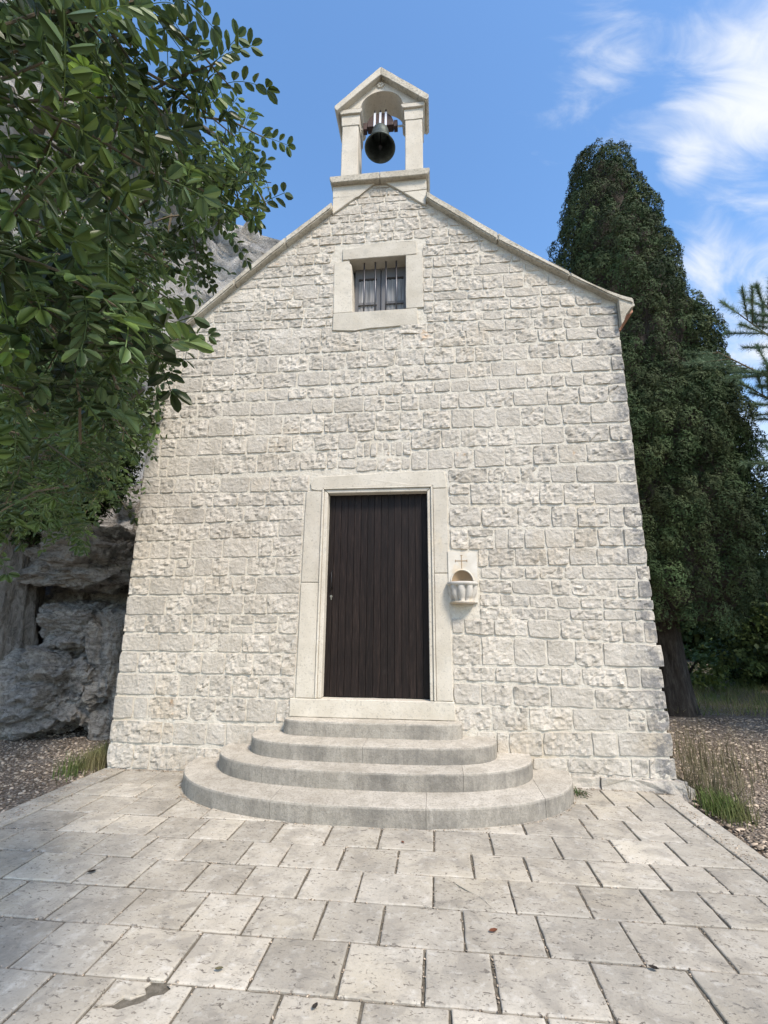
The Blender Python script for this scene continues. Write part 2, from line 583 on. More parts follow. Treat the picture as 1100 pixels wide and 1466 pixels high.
def bm_obj(name, bm, mat, parent=None, tint=0.5, smooth=False, bevel=0.0, seg=2, recalc=True):
    if bevel > 0:
        bmesh.ops.bevel(bm, geom=[e for e in bm.edges if len(e.link_faces) == 2 and e.calc_face_angle(0) > 0.5], offset=bevel, segments=seg, affect='EDGES', profile=0.6)
    if recalc:
        bmesh.ops.recalc_face_normals(bm, faces=bm.faces[:])
    me = bpy.data.meshes.new(name)
    bm.to_mesh(me)
    bm.free()
    if smooth:
        for p in me.polygons:
            p.use_smooth = True
    add_tint(me, tint)
    me.materials.append(mat)
    o = bpy.data.objects.new(name, me)
    link(o, parent)
    if parent:
        o.matrix_parent_inverse = Matrix.Translation(-parent_loc(parent))
    return o


def box(bm, x0, x1, y0, y1, z0, z1):
    v = [bm.verts.new(p) for p in ((x0, y0, z0), (x1, y0, z0), (x1, y1, z0), (x0, y1, z0), (x0, y0, z1), (x1, y0, z1), (x1, y1, z1), (x0, y1, z1))]
    for f in ((0, 3, 2, 1), (4, 5, 6, 7), (0, 1, 5, 4), (1, 2, 6, 5), (2, 3, 7, 6), (3, 0, 4, 7)):
        bm.faces.new([v[i] for i in f])


def prism_xz(bm, pts, y0, y1):
    """polygon in x,z extruded from y0 (front) to y1"""
    a = [bm.verts.new((x, y0, z)) for x, z in pts]
    b = [bm.verts.new((x, y1, z)) for x, z in pts]
    bm.faces.new(a)
    bm.faces.new(b[::-1])
    n = len(pts)
    for i in range(n):
        bm.faces.new((a[i], b[i], b[(i + 1) % n], a[(i + 1) % n]))


def prism_xy(bm, pts, z0, z1):
    a = [bm.verts.new((x, y, z1)) for x, y in pts]
    b = [bm.verts.new((x, y, z0)) for x, y in pts]
    bm.faces.new(a)
    bm.faces.new(b[::-1])
    n = len(pts)
    for i in range(n):
        bm.faces.new((a[i], b[i], b[(i + 1) % n], a[(i + 1) % n]))


def strip_prism(bm, lo, hi, y0, y1):
    """plate between two polylines with matching x stations"""
    n = len(lo)
    g = [[bm.verts.new((x, y, z)) for x, z in L] for y in (y0, y1) for L in (lo, hi)]
    for i in range(n - 1):
        bm.faces.new((g[0][i], g[0][i + 1], g[1][i + 1], g[1][i]))
        bm.faces.new((g[2][i], g[3][i], g[3][i + 1], g[2][i + 1]))
        bm.faces.new((g[0][i], g[2][i], g[2][i + 1], g[0][i + 1]))
        bm.faces.new((g[1][i], g[1][i + 1], g[3][i + 1], g[3][i]))
    for i in (0, n - 1):
        bm.faces.new((g[0][i], g[1][i], g[3][i], g[2][i]))


def roughen(bm, cut, amp, freq, keep=None):
    """subdivide long edges and push the vertices about a little: hand worked stone"""
    for _ in range(4):
        es = [e for e in bm.edges if e.calc_length() > cut]
        if not es:
            break
        bmesh.ops.subdivide_edges(bm, edges=es, cuts=1, use_grid_fill=True)
    for v in bm.verts:
        d = noise.noise_vector(v.co * freq)
        v.co += d * amp


def tube(bm, pts, radii, n=8):
    rings = []
    pts = [Vector(p) for p in pts]
    for i, p in enumerate(pts):
        d = (pts[min(i + 1, len(pts) - 1)] - pts[max(i - 1, 0)]).normalized()
        a = d.cross(Vector((0, 0, 1)))
        if a.length < 0.05:
            a = d.cross(Vector((1, 0, 0)))
        a.normalize()
        b = d.cross(a)
        r = radii[i] if hasattr(radii, '__len__') else radii
        rings.append([bm.verts.new(p + (a * math.cos(t) + b * math.sin(t)) * r) for t in [2 * PI * k / n for k in range(n)]])
    for i in range(len(rings) - 1):
        for k in range(n):
            bm.faces.new((rings[i][k], rings[i][(k + 1) % n], rings[i + 1][(k + 1) % n], rings[i + 1][k]))
    bm.faces.new(rings[0][::-1])
    bm.faces.new(rings[-1])


# ------------------------------------------------------------------ ground
def grid_obj(name, x0, x1, y0, y1, step, zf, mat, kind='structure'):
    nx = int((x1 - x0) / step) + 1
    ny = int((y1 - y0) / step) + 1
    X, Y = np.meshgrid(np.linspace(x0, x1, nx), np.linspace(y0, y1, ny))
    V = [(x, y, zf(x, y)) for x, y in zip(X.ravel(), Y.ravel())]
    i = np.arange((ny - 1) * nx).reshape(ny - 1, nx)[:, :-1].ravel()
    o = mesh_np(name, V, np.stack([i, i + 1, i + nx + 1, i + nx], 1), mat, smooth=True)
    tag(o, kind=kind)
    return o


def ground_z(x, y):
    if -3.15 < x < 3.12 and y < 0.3:
        return -0.09
    e = max(0.0, min(1.0, (abs(x - 0.0) - 3.12) * 3))
    return -0.055 + e * (0.03 * noise.noise(Vector((x * 0.9, y * 0.9, 3))) + 0.02 * noise.noise(Vector((x * 4, y * 4, 1)))) + (max(0, y - 7) * 0.01)


grid_obj('ground', -14, 16, -9, 22, 0.15, ground_z, MAT['earth'])


def far_z(x, y):
    r = max(0.0, y - 18)
    return -0.35 + min(r * 0.05, 6.0)


grid_obj('terrain', -300, 300, -250, 450, 12, lambda x, y: -0.4, MAT['earth'])

# ------------------------------------------------------------------ pavement
pave = mesh_py('pavement', [(-3.05, -6.2, -0.013), (3.02, -6.2, -0.013), (3.02, 0.05, -0.013), (-3.05, 0.05, -0.013),
                            (-3.05, -6.2, -0.2), (3.02, -6.2, -0.2), (3.02, 0.05, -0.2), (-3.05, 0.05, -0.2)],
               [(0, 1, 2, 3), (0, 4, 5, 1), (1, 5, 6, 2), (2, 6, 7, 3), (3, 7, 4, 0)], MAT['joint'])
pave.data.update()
tag(pave, kind='structure')


def slab(pts, jw=0.007, zoff=None, pits=None):
    """one paving stone: a slightly uneven outline with worn rounded edges"""
    tint = random.uniform(0, 1)
    z = (random.uniform(-0.004, 0.002) if zoff is None else zoff)
    tx, ty = random.uniform(-0.004, 0.004), random.uniform(-0.004, 0.004)
    cx = sum(p[0] for p in pts) / len(pts)
    cy = sum(p[1] for p in pts) / len(pts)
    out = []
    n = len(pts)
    for i in range(n):
        a, b = Vector(pts[i]), Vector(pts[(i + 1) % n])
        L = (b - a).length
        k = max(1, int(L / 0.05))
        for j in range(k):
            p = a.lerp(b, j / k)
            out.append(p)
    ring = []
    for p in out:
        d = Vector((cx, cy)) - p
        ins = jw + 0.005 * noise.noise(Vector((p.x * 9, p.y * 9, 5))) + 0.004 * noise.noise(Vector((p.x * 31, p.y * 31, 9)))
        sx_ = math.copysign(min(abs(d.x), ins), d.x) if abs(d.x) > 0.02 else 0
        sy_ = math.copysign(min(abs(d.y), ins), d.y) if abs(d.y) > 0.02 else 0
        # move mostly across the nearest side
        ring.append(Vector((p.x + sx_, p.y + sy_)))
    V, Fc = [], []
    m_ = len(ring)

    def H(p):
        return z + (p.x - cx) * tx + (p.y - cy) * ty + 0.0022 * noise.noise(Vector((p.x * 3.5, p.y * 3.5, 2)))
    lv = [(0.0, -0.045), (0.0, -0.006), (0.0035, -0.0015), (0.010, 0.0)]
    for ins, dz in lv:
        for p in ring:
            d = (Vector((cx, cy)) - p)
            dn = d.normalized()
            q = p + Vector((math.copysign(min(ins, abs(d.x)), d.x), math.copysign(min(ins, abs(d.y)), d.y)))
            V.append((q.x, q.y, H(q) + dz))
    for l in range(len(lv) - 1):
        for i in range(m_):
            j = (i + 1) % m_
            Fc.append((l * m_ + i, l * m_ + j, (l + 1) * m_ + j, (l + 1) * m_ + i))
    base = (len(lv) - 1) * m_
    Fc.append(tuple(base + i for i in range(m_)))
    o = mesh_py('slab', V, Fc, MAT['paving'], pave, tint=tint)
    return o


YR = [0.0, -0.135, -0.475, -0.83, -1.225, -1.60, -1.945, -2.305, -2.67, -3.045, -3.42, -3.80, -4.2, -4.6, -5.0, -5.4, -5.8]
JX = [
    [-2.35, 2.315, 2.665],
    [-2.77, -2.33, -1.95, -1.0, 1.0, 1.95, 2.316, 2.666],
    [-2.52, -2.16, -1.75, -1.0, 1.0, 1.65, 2.056, 2.415],
    [-2.47, -2.09, -1.69, -1.31, 1.39, 1.893, 2.248, 2.586],
    [-2.326, -1.985, -1.58, -1.22, -0.911, -0.572, -0.16, 0.245, 0.663, 1.093, 1.577, 2.003, 2.41],
    [-2.577, -2.222, -1.844, -1.458, -1.091, -0.695, -0.394, 0.014, 0.41, 0.929, 1.295, 1.727, 2.148, 2.504],
    [-2.45, -2.119, -1.631, -1.25, -0.872, -0.546, -0.168, 0.196, 0.663, 1.137, 1.567, 1.947, 2.287, 2.63],
    [-2.6, -2.25, -1.907, -1.502, -1.114, -0.703, -0.36, 0.035, 0.38, 0.827, 1.242, 1.697, 2.12, 2.5],
    [-2.5, -2.1, -1.75, -1.364, -0.973, -0.566, -0.177, 0.233, 0.621, 0.952, 1.427, 1.882, 2.3],
    [-2.3, -1.9, -1.5, -1.108, -0.802, -0.421, -0.006, 0.357, 0.738, 1.14, 1.55, 2.0, 2.4],
]
while len(JX) < len(YR) - 1:
    x, r_ = -2.75 + random.uniform(0.2, 0.45), []
    while x < 2.65:
        r_.append(x)
        x += random.uniform(0.33, 0.5)
    JX.append(r_)
XL, XR = -2.79, 2.825
for i, js in enumerate(JX):
    if i == 0:
        continue
    yt, yb = YR[i], YR[i + 1]
    if i == 1:
        yt = 0.03
    xs = [XL] + js + [XR]
    for a, b in zip(xs[:-1], xs[1:]):
        mid = (a + b) / 2
        if b - a < 0.05:
            continue
        # rows behind the steps are only laid where there is pavement to see
        if yt > -0.9 and -1.1 < mid < 1.1 and i < 3:
            continue
        if i == 6 and abs(a - 0.663) < 0.01:       # the slab with the crack running through it
            slab([(a, yt), (a + 0.06, yt), (0.86, -2.09), (0.935, -2.16), (1.03, yb), (a, yb)], jw=0.0035)
            slab([(a + 0.06, yt), (b, yt), (b, yb), (1.03, yb), (0.935, -2.16), (0.86, -2.09)], jw=0.0035)
            continue
        if i == 9 and abs(a + 0.802) < 0.01:       # broken slab at the front with two hollows
            slab([(a, yt), (-0.625, yt), (-0.640, -3.075), (-0.615, -3.11), (-0.66, -3.15), (-0.70, -3.145), (-0.725, -3.19), (-0.77, -3.20), (a, -3.235)], jw=0.004)
            slab([(a, -3.245), (-0.745, -3.225), (-0.69, -3.235), (-0.645, -3.20), (-0.60, -3.165), (-0.56, -3.12), (-0.515, -3.10), (-0.50, -3.065), (-0.53, yt), (b, yt), (b, yb), (a, yb)], jw=0.005)
            continue
        slab([(a, yt), (b, yt), (b, yb), (a, yb)])
# border stones along both edges
for xa, xb, ys in ((XL, -3.05, [-0.02, -0.55, -1.05, -1.6, -2.2, -2.85, -3.4, -4.0, -4.7, -5.8]), (XR, 3.03, [-0.14, -0.86, -1.75, -2.55, -3.3, -4.1, -4.9, -5.8])):
    for a, b in zip(ys[:-1], ys[1:]):
        slab([(xa, a), (xb, a), (xb, b), (xa, b)], zoff=0.004)



# ------------------------------------------------------------------ chapel
chapel = empty('chapel', (0, 0, 0), 'small pale limestone chapel with gabled front, dark wooden door and bell gable', 'chapel')

TOPL = [(-3.05, 5.27), (-2.655, 5.588), (-2.373, 5.846), (-1.899, 6.285), (-1.415, 6.708), (-1.023, 7.026), (-0.647, 7.349), (0.012, 7.87)]
TOPR = [(0.012, 7.87), (0.69, 7.375), (1.513, 6.676), (1.956, 6.338), (2.383, 6.034), (2.797, 5.761), (2.997, 5.602), (3.06, 5.56)]
TOP = TOPL + TOPR[1:]


def top(x):
    if x <= TOP[0][0]:
        return TOP[0][1]
    for (a, za), (b, zb) in zip(TOP[:-1], TOP[1:]):
        if x <= b:
            return za + (zb - za) * (x - a) / (b - a)
    return TOP[-1][1]


DOOR = (-0.62, 0.66, 0.70, 3.25)
WIN = (-0.40, 0.43, 5.62, 6.60)

# mortar body: displaced front sheet with openings, then sides and back
XW0, XW1 = -3.03, 3.05
nx, nz_ = 150, 190
V, Fc = [], []
for j in range(nz_ + 1):
    for i in range(nx + 1):
        x = XW0 + (XW1 - XW0) * i / nx
        z = -0.1 + (top(x) + 0.1 + 0.03) * j / nz_
        y = 0.0 + 0.006 * noise.noise(Vector((x * 5, 1, z * 5))) + 0.005 * noise.noise(Vector((x * 19, 4, z * 19)))
        V.append((x, y, z))
for j in range(nz_):
    for i in range(nx):
        a = j * (nx + 1) + i
        cxm = (V[a][0] + V[a + 1][0]) / 2
        czm = (V[a][2] + V[a + nx + 2][2]) / 2
        if any(r[0] < cxm < r[1] and r[2] < czm < r[3] for r in (DOOR, WIN, (0.91, 1.12, 2.05, 2.18))):
            continue
        Fc.append((a, a + 1, a + nx + 2, a + nx + 1))
b0 = len(V)
D2 = 7.2
for (x, z) in [(XW0, -0.1)] + [(x_, z_ + 0.03) for x_, z_ in TOP] + [(XW1, -0.1)]:
    V.append((x, 0.004, z))
    V.append((x, D2, z))
npt = len(TOP) + 2
for i in range(npt - 1):
    a = b0 + 2 * i
    Fc.append((a, a + 1, a + 3, a + 2))
wall = mesh_py('wall', V, Fc, MAT['mortar'], chapel, smooth=True)
wall_back = mesh_py('back_wall', [(XW0, D2, -0.1), (XW1, D2, -0.1), (XW1, D2, 5.5), (0, D2, 7.9), (XW0, D2, 5.3)], [(0, 1, 2, 3, 4)], MAT['mortar'], chapel)


def stone_mesh(x0, x1, zt0, zb0, zt1, zb1, side=0):
    """rough hewn block: broken facets on the face, rounded uneven arrises. Returns verts, quads, tint"""
    w = x1 - x0
    h = ((zt0 - zb0) + (zt1 - zb1)) / 2
    nu = max(4, int(w / 0.026) + 2)
    nv = max(4, int(h / 0.026) + 2)
    e = 0.007
    us = [0, e / w] + [e / w + (1 - 2 * e / w) * i / (nu - 2) for i in range(1, nu - 2)] + [1 - e / w, 1]
    vs = [0, e / h] + [e / h + (1 - 2 * e / h) * i / (nv - 2) for i in range(1, nv - 2)] + [1 - e / h, 1]
    proud = random.uniform(0.006, 0.015)
    smooth_face = random.random() < 0.34
    K = max(4, int(w * h / 0.0026))
    cells = []
    for _ in range(K):
        t_ = 0.06 if smooth_face else 0.25
        cells.append((x0 + random.random() * w, zb0 + random.random() * h, random.uniform(-0.006, 0.008) * (0.25 if smooth_face else 1), random.uniform(-t_, t_), random.uniform(-t_, t_)))
    rc = [random.uniform(0.000, 0.010) for _ in range(4)]
    sd = random.uniform(0, 100)
    Vv, Ff = [], []
    NU, NV = len(us), len(vs)
    for jj, v in enumerate(vs):
        for ii, u in enumerate(us):
            zb = zb0 + (zb1 - zb0) * u
            zt = zt0 + (zt1 - zt0) * u
            x = x0 + w * u
            z = zb + (zt - zb) * v
            # rounded corners
            for k, (cu, cv) in enumerate(((0, 0), (1, 0), (0, 1), (1, 1))):
                du = abs(u - cu) * w
                dv = abs(v - cv) * h
                g = math.exp(-(du * du + dv * dv) / 0.0016) * rc[k]
                x += g * (1 if cu == 0 else -1)
                z += g * (1 if cv == 0 else -1)
            x += 0.010 * noise.noise(Vector((x * 9 + sd, 3.3, z * 9)))
            z += 0.010 * noise.noise(Vector((x * 9, 7.7 + sd, z * 9)))
            edge = min(ii, NU - 1 - ii, jj, NV - 1 - jj)
            if edge == 0:
                y = 0.008
            else:
                best = min(cells, key=lambda c_: (c_[0] - x) ** 2 + (c_[1] - z) ** 2)
                rel = best[2] + best[3] * (x - best[0]) + best[4] * (z - best[1])
                rel = max(-0.008, min(0.022, rel))
                n1 = noise.noise(Vector((x * 22, sd, z * 22))) * (0.002 if smooth_face else 0.005)
                y = -(proud + rel + n1)
                if edge == 1:
                    y = y * 0.86 - 0.001
            Vv.append((x, y, z))
    for jj in range(NV - 1):
        for ii in range(NU - 1):
            a = jj * NU + ii
            Ff.append((a, a + 1, a + NU + 1, a + NU))
    if side:                                        # corner stones return round the side of the building
        col_ = NU - 1 if side > 0 else 0
        b = len(Vv)
        for jj in range(NV):
            p = Vv[jj * NU + col_]
            o_ = 0.012 * noise.noise(Vector((3, 3, p[2] * 9)))
            Vv[jj * NU + col_] = (p[0] + side * 0.004, p[1] - 0.010, p[2])
            Vv.append((p[0] + side * (0.006 + o_), 0.30, p[2]))
        for jj in range(NV - 1):
            a, c_ = jj * NU + col_, (jj + 1) * NU + col_
            q_ = (a, b + jj, b + jj + 1, c_)
            Ff.append(q_ if side > 0 else q_[::-1])
    tint = max(0, min(1, random.gauss(0.5, 0.24)))
    if smooth_face:
        tint *= 0.8
    return Vv, Ff, tint


ROWS_L, ROWS_M, ROWS_R = [[[3.42,3.22,3.42,3.2,[-3.0,-2.8,-2.6,-2.3,-1.99,-1.6,-1.33,-1.06,-0.81]],[3.22,3.03,3.2,3.03,[-2.99,-2.36,-2.06,-1.73,-1.38,-0.93]],[3.02,2.81,3.02,2.84,[-2.98,-2.78,-2.58,-2.15,-1.87,-1.64,-1.31,-0.94]],[2.8,2.59,2.84,2.64,[-2.99,-2.45,-2.07,-1.78,-1.53,-1.19,-0.91]],[2.59,2.37,2.64,2.39,[-3.0,-2.82,-2.57,-2.29,-1.88,-1.43,-1.25,-0.9]],[2.37,2.15,2.39,2.18,[-2.99,-2.47,-2.22,-1.99,-1.78,-1.56,-1.2,-0.92]],[2.14,1.93,2.17,1.95,[-2.99,-2.77,-2.34,-2.06,-1.71,-1.42,-0.98]],[1.92,1.69,1.95,1.72,[-3.0,-2.54,-2.19,-1.87,-1.56,-1.28,-0.92]],[1.7,1.49,1.71,1.49,[-3.01,-2.77,-2.33,-2.18,-2.01,-1.71,-1.42,-1.13,-0.91]],[1.48,1.27,1.48,1.27,[-3.01,-2.57,-2.14,-1.85,-1.55,-1.21,-0.92]],[1.27,1.03,1.27,1.03,[-3.01,-2.81,-2.33,-2.02,-1.73,-1.4,-1.06,-0.91]],[1.02,0.78,1.02,0.78,[-3.01,-2.55,-2.27,-2.06,-1.9,-1.63,-1.31,-0.89]],[0.77,0.52,0.78,0.53,[-3.01,-2.8,-2.62,-2.12,-1.8,-1.44,-1.09,-0.9]],[0.51,0.26,0.5,0.28,[-3.02,-2.42,-2.28,-1.89,-1.66,-1.32,-0.86]],[0.26,-0.02,0.24,-0.01,[-3.03,-2.73,-2.53,-1.99,-1.69,-1.28,-0.85]]],[[5.37,5.12,5.25,5.1,[-2.69,-2.46,-2.06,-1.77,-1.46,-1.04,-0.75,-0.21,0.09,0.33,0.74,1.16,1.46,1.79,2.06,2.41,2.78,3.05]],[5.1,4.85,5.08,4.87,[-2.68,-2.24,-1.93,-1.62,-1.33,-0.91,-0.72,-0.41,-0.13,0.24,0.62,1.02,1.26,1.61,1.93,2.3,2.58,3.04]],[4.83,4.62,4.86,4.66,[-2.74,-2.36,-1.89,-1.52,-1.05,-0.61,-0.21,0.11,0.34,0.94,1.16,1.46,1.76,2.08,2.44,2.91,3.04]],[4.59,4.45,4.64,4.47,[-2.75,-2.58,-2.42,-2.08,-1.94,-1.75,-1.46,-1.16,-0.91,-0.56,-0.34,0.03,0.22,0.49,0.74,0.95,1.17,1.54,1.88,2.18,2.34,2.56,3.03]],[4.43,4.25,4.46,4.23,[-2.64,-2.39,-2.05,-1.66,-1.34,-0.83,-0.55,-0.16,0.11,0.31,0.54,0.81,1.04,1.37,1.71,2.12,2.49,2.84,3.02]],[4.23,3.97,4.22,3.97,[-2.88,-2.59,-2.22,-1.87,-1.58,-1.21,-0.98,-0.67,-0.36,-0.0,0.3,0.59,0.94,1.21,1.49,1.79,2.07,2.27,2.61,3.04]],[3.96,3.71,3.95,3.74,[-2.85,-2.64,-2.33,-2.01,-1.68,-1.39,-1.08,-0.79,-0.48,-0.18,-0.06,0.28,0.44,0.81,1.05,1.38,1.7,2.01,2.29,2.8,3.04]],[3.69,3.44,3.73,3.49,[-2.84,-2.72,-2.43,-2.09,-1.86,-1.52,-1.24,-0.96,-0.61,-0.48,-0.19,0.07,0.38,0.5,0.64,0.96,1.2,1.57,1.9,2.19,2.52,3.04]]],[[3.44,3.27,3.46,3.22,[0.87,1.36,1.74,2.09,2.38,2.85,3.04]],[3.26,3.0,3.21,2.96,[0.88,1.14,1.5,1.94,2.22,2.56,3.04]],[2.98,2.73,2.94,2.69,[0.89,1.26,1.68,2.06,2.35,2.7,2.86,3.05]],[2.71,2.45,2.68,2.48,[0.88,1.1,1.4,1.55,1.74,1.97,2.29,2.55,2.83,3.05]],[2.47,2.26,2.47,2.27,[1.2,1.32,1.62,1.98,2.22,2.52,2.85,3.05]],[2.25,2.12,2.26,2.1,[1.22,1.45,1.72,1.88,2.15,2.35,2.93,3.06]],[2.11,1.96,2.1,1.9,[1.21,1.57,2.0,2.21,2.71,2.92,3.06]],[1.95,1.81,1.89,1.77,[1.2,1.43,1.75,2.05,2.3,2.54,3.06]],[1.8,1.66,1.77,1.66,[1.2,1.55,1.93,2.18,2.53,2.86,3.05]],[1.68,1.51,1.66,1.42,[0.89,1.02,1.35,1.72,2.06,2.3,2.71,2.93,3.06]],[1.5,1.17,1.41,1.18,[0.91,1.2,1.55,1.9,2.2,2.49,3.09]],[1.16,1.01,1.17,0.96,[0.9,1.34,1.78,2.04,2.25,2.7,2.85,3.07]],[0.99,0.76,0.95,0.76,[0.9,1.18,1.52,1.91,2.36,3.07]],[0.75,0.5,0.76,0.55,[0.88,1.28,1.67,2.12,2.68,2.86,3.08]],[0.5,0.26,0.55,0.31,[1.11,1.32,1.45,1.8,2.3,2.55,3.08]],[0.26,0.14,0.3,0.1,[1.49,1.68,2.03,2.66,2.83,3.08]],[0.16,-0.0,0.1,-0.08,[1.71,2.06,2.41,2.75,3.19]]]]
STONES = []
GAP = 0.0050


def lay(zt0, zb0, zt1, zb1, xs, xa=None, xb=None):
    xa = xs[0] if xa is None else xa
    xb = xs[-1] if xb is None else xb

    def zz(x, p, q):
        return p + (q - p) * (x - xa) / max(0.01, xb - xa)
    for a, b in zip(xs[:-1], xs[1:]):
        if b - a < 0.05:
            continue
        sd = 0
        if b > 2.98:
            sd = 1
        if a < -2.93:
            sd = -1
        a2 = a + GAP * random.uniform(0.6, 1.5)
        b2 = b - GAP * random.uniform(0.6, 1.5) if sd <= 0 else b
        if sd < 0:
            a2 = a
        gt, gb = GAP * random.uniform(0.5, 1.5), GAP * random.uniform(0.5, 1.5)
        c = [zz(a, zt0, zt1) - gt, zz(a, zb0, zb1) + gb, zz(b, zt0, zt1) - gt, zz(b, zb0, zb1) + gb]
        # now and then two thin stones share a place
        tall = (c[0] - c[1]) > 0.17 and (b - a) < 0.3 and random.random() < 0.10
        if tall:
            f = random.uniform(0.4, 0.6)
            m0, m1 = c[1] + (c[0] - c[1]) * f, c[3] + (c[2] - c[3]) * f
            STONES.append((a2, b2, c[0], m0 + 0.008, c[2], m1 + 0.008, sd))
            STONES.append((a2, b2, m0 - 0.008, c[1], m1 - 0.008, c[3], sd))
        else:
            STONES.append((a2, b2, *c, sd))


for zt0, zb0, zt1, zb1, xs in ROWS_L:
    xs = list(xs)
    xs[0] = -3.045 if xs[0] < -2.9 else xs[0]
    if xs[-1] > -1.0:
        xs[-1] = -0.885 if zt0 < 3.3 else -0.83
    lay(zt0, max(zb0, 0.0), zt1, max(zb1, 0.0), xs)
for zt0, zb0, zt1, zb1, xs in ROWS_R:
    xs = list(xs)
    if xs[0] < 1.0 and zt0 > 0.8:
        xs[0] = 0.885
    xs[-1] = xs[-1] + 0.005
    lay(zt0, max(zb0, 0.0), zt1, max(zb1, 0.0), xs)
# small filling stones round the door at the foot of the jambs
lay(0.77, 0.63, 0.77, 0.63, [-0.9, -0.86])
for zt0, zb0, zt1, zb1, xs in ROWS_M:
    xs = list(xs)
    first = xs[0]
    while xs[0] > -2.95:
        nxt = xs[0] - random.uniform(0.22, 0.36)
        xs.insert(0, nxt if nxt > -2.85 else -3.045)
    xs[-1] = 3.055
    if zt0 > 5.3:                                   # the stones under the window sill reach up to it
        cut = [x for x in xs if -0.8 < x < 0.6]
        lft = [x for x in xs if x <= cut[0]]
        rgt = [x for x in xs if x >= cut[-1]]
        lay(5.37, 5.12, 5.40, 5.11, lft, xa=first)
        lay(5.415, 5.11, 5.425, 5.10, cut)
        lay(5.36, 5.10, 5.25, 5.10, rgt)
        continue
    if 3.4 < zb0 < 3.75:
        up_ = zb0 > 3.6
        lft = [x for x in xs if x < -0.30] + [-0.24]
        rgt = [0.44] + [x for x in xs if x > 0.55]
        lay(zt0, zb0, zt1, zb1, lft, xa=first)
        lay(zt0, zb0, zt1, zb1, rgt)
        if up_:
            lay(3.955, 3.845, 3.955, 3.845, [-0.24, -0.02, 0.12, 0.44])
            lay(3.825, 3.63, 3.825, 3.63, [-0.24, -0.15, -0.07, 0.02, 0.09, 0.18, 0.25, 0.34, 0.44])
        else:
            lay(3.60, 3.44, 3.61, 3.45, [-0.24, 0.02, 0.32, 0.44])
        continue
    lay(zt0, zb0, zt1, zb1, xs, xa=first)
# relieving stones just over the lintel
lay(3.445, 3.425, 3.445, 3.425, [-0.5, -0.45])
# gable: random coursed small stones clipped to the rake, leaving the window surround free
WS = (-0.600, 0.612, 5.45, 6.725)
zb = 5.385
dz_r = -0.12
while zb < 7.80:
    hgt = random.choice((0.13, 0.15, 0.17, 0.19, 0.21)) * (1.0 if zb < 7 else 0.85)
    if zb < 5.5:
        hgt = 0.155
    zt = zb + hgt
    f = max(0.0, 1 - (zb - 5.385) / 1.2)
    x = -3.045 - random.uniform(0, 0.1)
    # range where the course exists
    while x < 3.06:
        w_ = random.uniform(0.18, 0.50)
        a, b = x, x + w_
        x = b
        if 3.06 - b < 0.12:
            b = 3.055
            x = 9

        def off(xx):
            return dz_r * f * (xx + 3.05) / 6.1
        t0, bb0, t1, bb1 = zt + off(a), zb + off(a), zt + off(b), zb + off(b)
        # split against the window surround
        segs = [(a, b)]
        if t0 > WS[2] + 0.03 and bb0 < WS[3] - 0.03:
            segs = []
            if a < WS[0] - 0.06:
                segs.append((a, min(b, WS[0])))
            if b > WS[1] + 0.06:
                segs.append((max(a, WS[1]), b))
        for (p, q_) in segs:
            # keep below the rake: trim the ends
            p = max(p, -3.045)
            mar = 0.012
            steps_ = 24
            good = [p + (q_ - p) * k / steps_ for k in range(steps_ + 1) if top(p + (q_ - p) * k / steps_) - mar - (zb + off(p)) > 0.035]
            if len(good) < 3 or good[-1] - good[0] < 0.07:
                continue
            p2, q2 = good[0], good[-1]
            ztp = min(zt + off(p2), top(p2) - mar)
            ztq = min(zt + off(q2), top(q2) - mar)
            if p2 > 0 and WS[3] > 0:
                pass
            STONES.append((p2 + GAP * random.uniform(.5, 1.3), q2 - (GAP * random.uniform(.5, 1.3) if q2 < 3.0 else 0), ztp - GAP * 0.7, zb + off(p2) + GAP * 0.7, ztq - GAP * 0.7, zb + off(q2) + GAP * 0.7, 1 if q2 > 3.0 else 0))
    zb = zt
# drop stones under the belfry block notch area and those hidden behind the steps
keep = []
for s in STONES:
    x0, x1, zt0, zb0, zt1, zb1, sd = s
    if x1 - x0 < 0.05 or min(zt0 - zb0, zt1 - zb1) < 0.02 and max(zt0 - zb0, zt1 - zb1) < 0.03:
        continue
    if zt0 - zb0 < 0.022:
        zt0 = zb0 + 0.022
    if zt1 - zb1 < 0.022:
        zt1 = zb1 + 0.022
    keep.append((x0, x1, zt0, zb0, zt1, zb1, sd))
keep.sort(key=lambda s: -(s[1] - s[0]) * (s[2] - s[3] + s[4] - s[5]))
rv, rf, rt = [], [], []
for i, s in enumerate(keep):
    Vv, Ff, tnt = stone_mesh(*s)
    if i < 299:
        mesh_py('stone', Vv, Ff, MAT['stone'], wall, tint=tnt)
    else:
        b = len(rv)
        rv += Vv
        rf += [tuple(k + b for k in f) for f in Ff]
        rt += [tnt] * len(Vv)
small = mesh_py('small_stones', rv, rf, MAT['stone'], wall, tint=rt)
small['kind'] = 'stuff'

# plinth course sticking out at the right hand corner
bm = bmesh.new()
prism_xz(bm, [(2.35, -0.08), (3.21, -0.10), (3.22, 0.03), (3.10, 0.095), (2.35, 0.10)], -0.065, 0.1)
roughen(bm, 0.07, 0.022, 9)
bm_obj('stone', bm, MAT['stone'], wall, tint=0.55)
bm = bmesh.new()
prism_xz(bm, [(1.98, -0.06), (2.34, -0.06), (2.34, 0.10), (1.98, 0.09)], -0.05, 0.1)
roughen(bm, 0.06, 0.02, 9)
bm_obj('stone', bm, MAT['stone'], wall, tint=0.75)


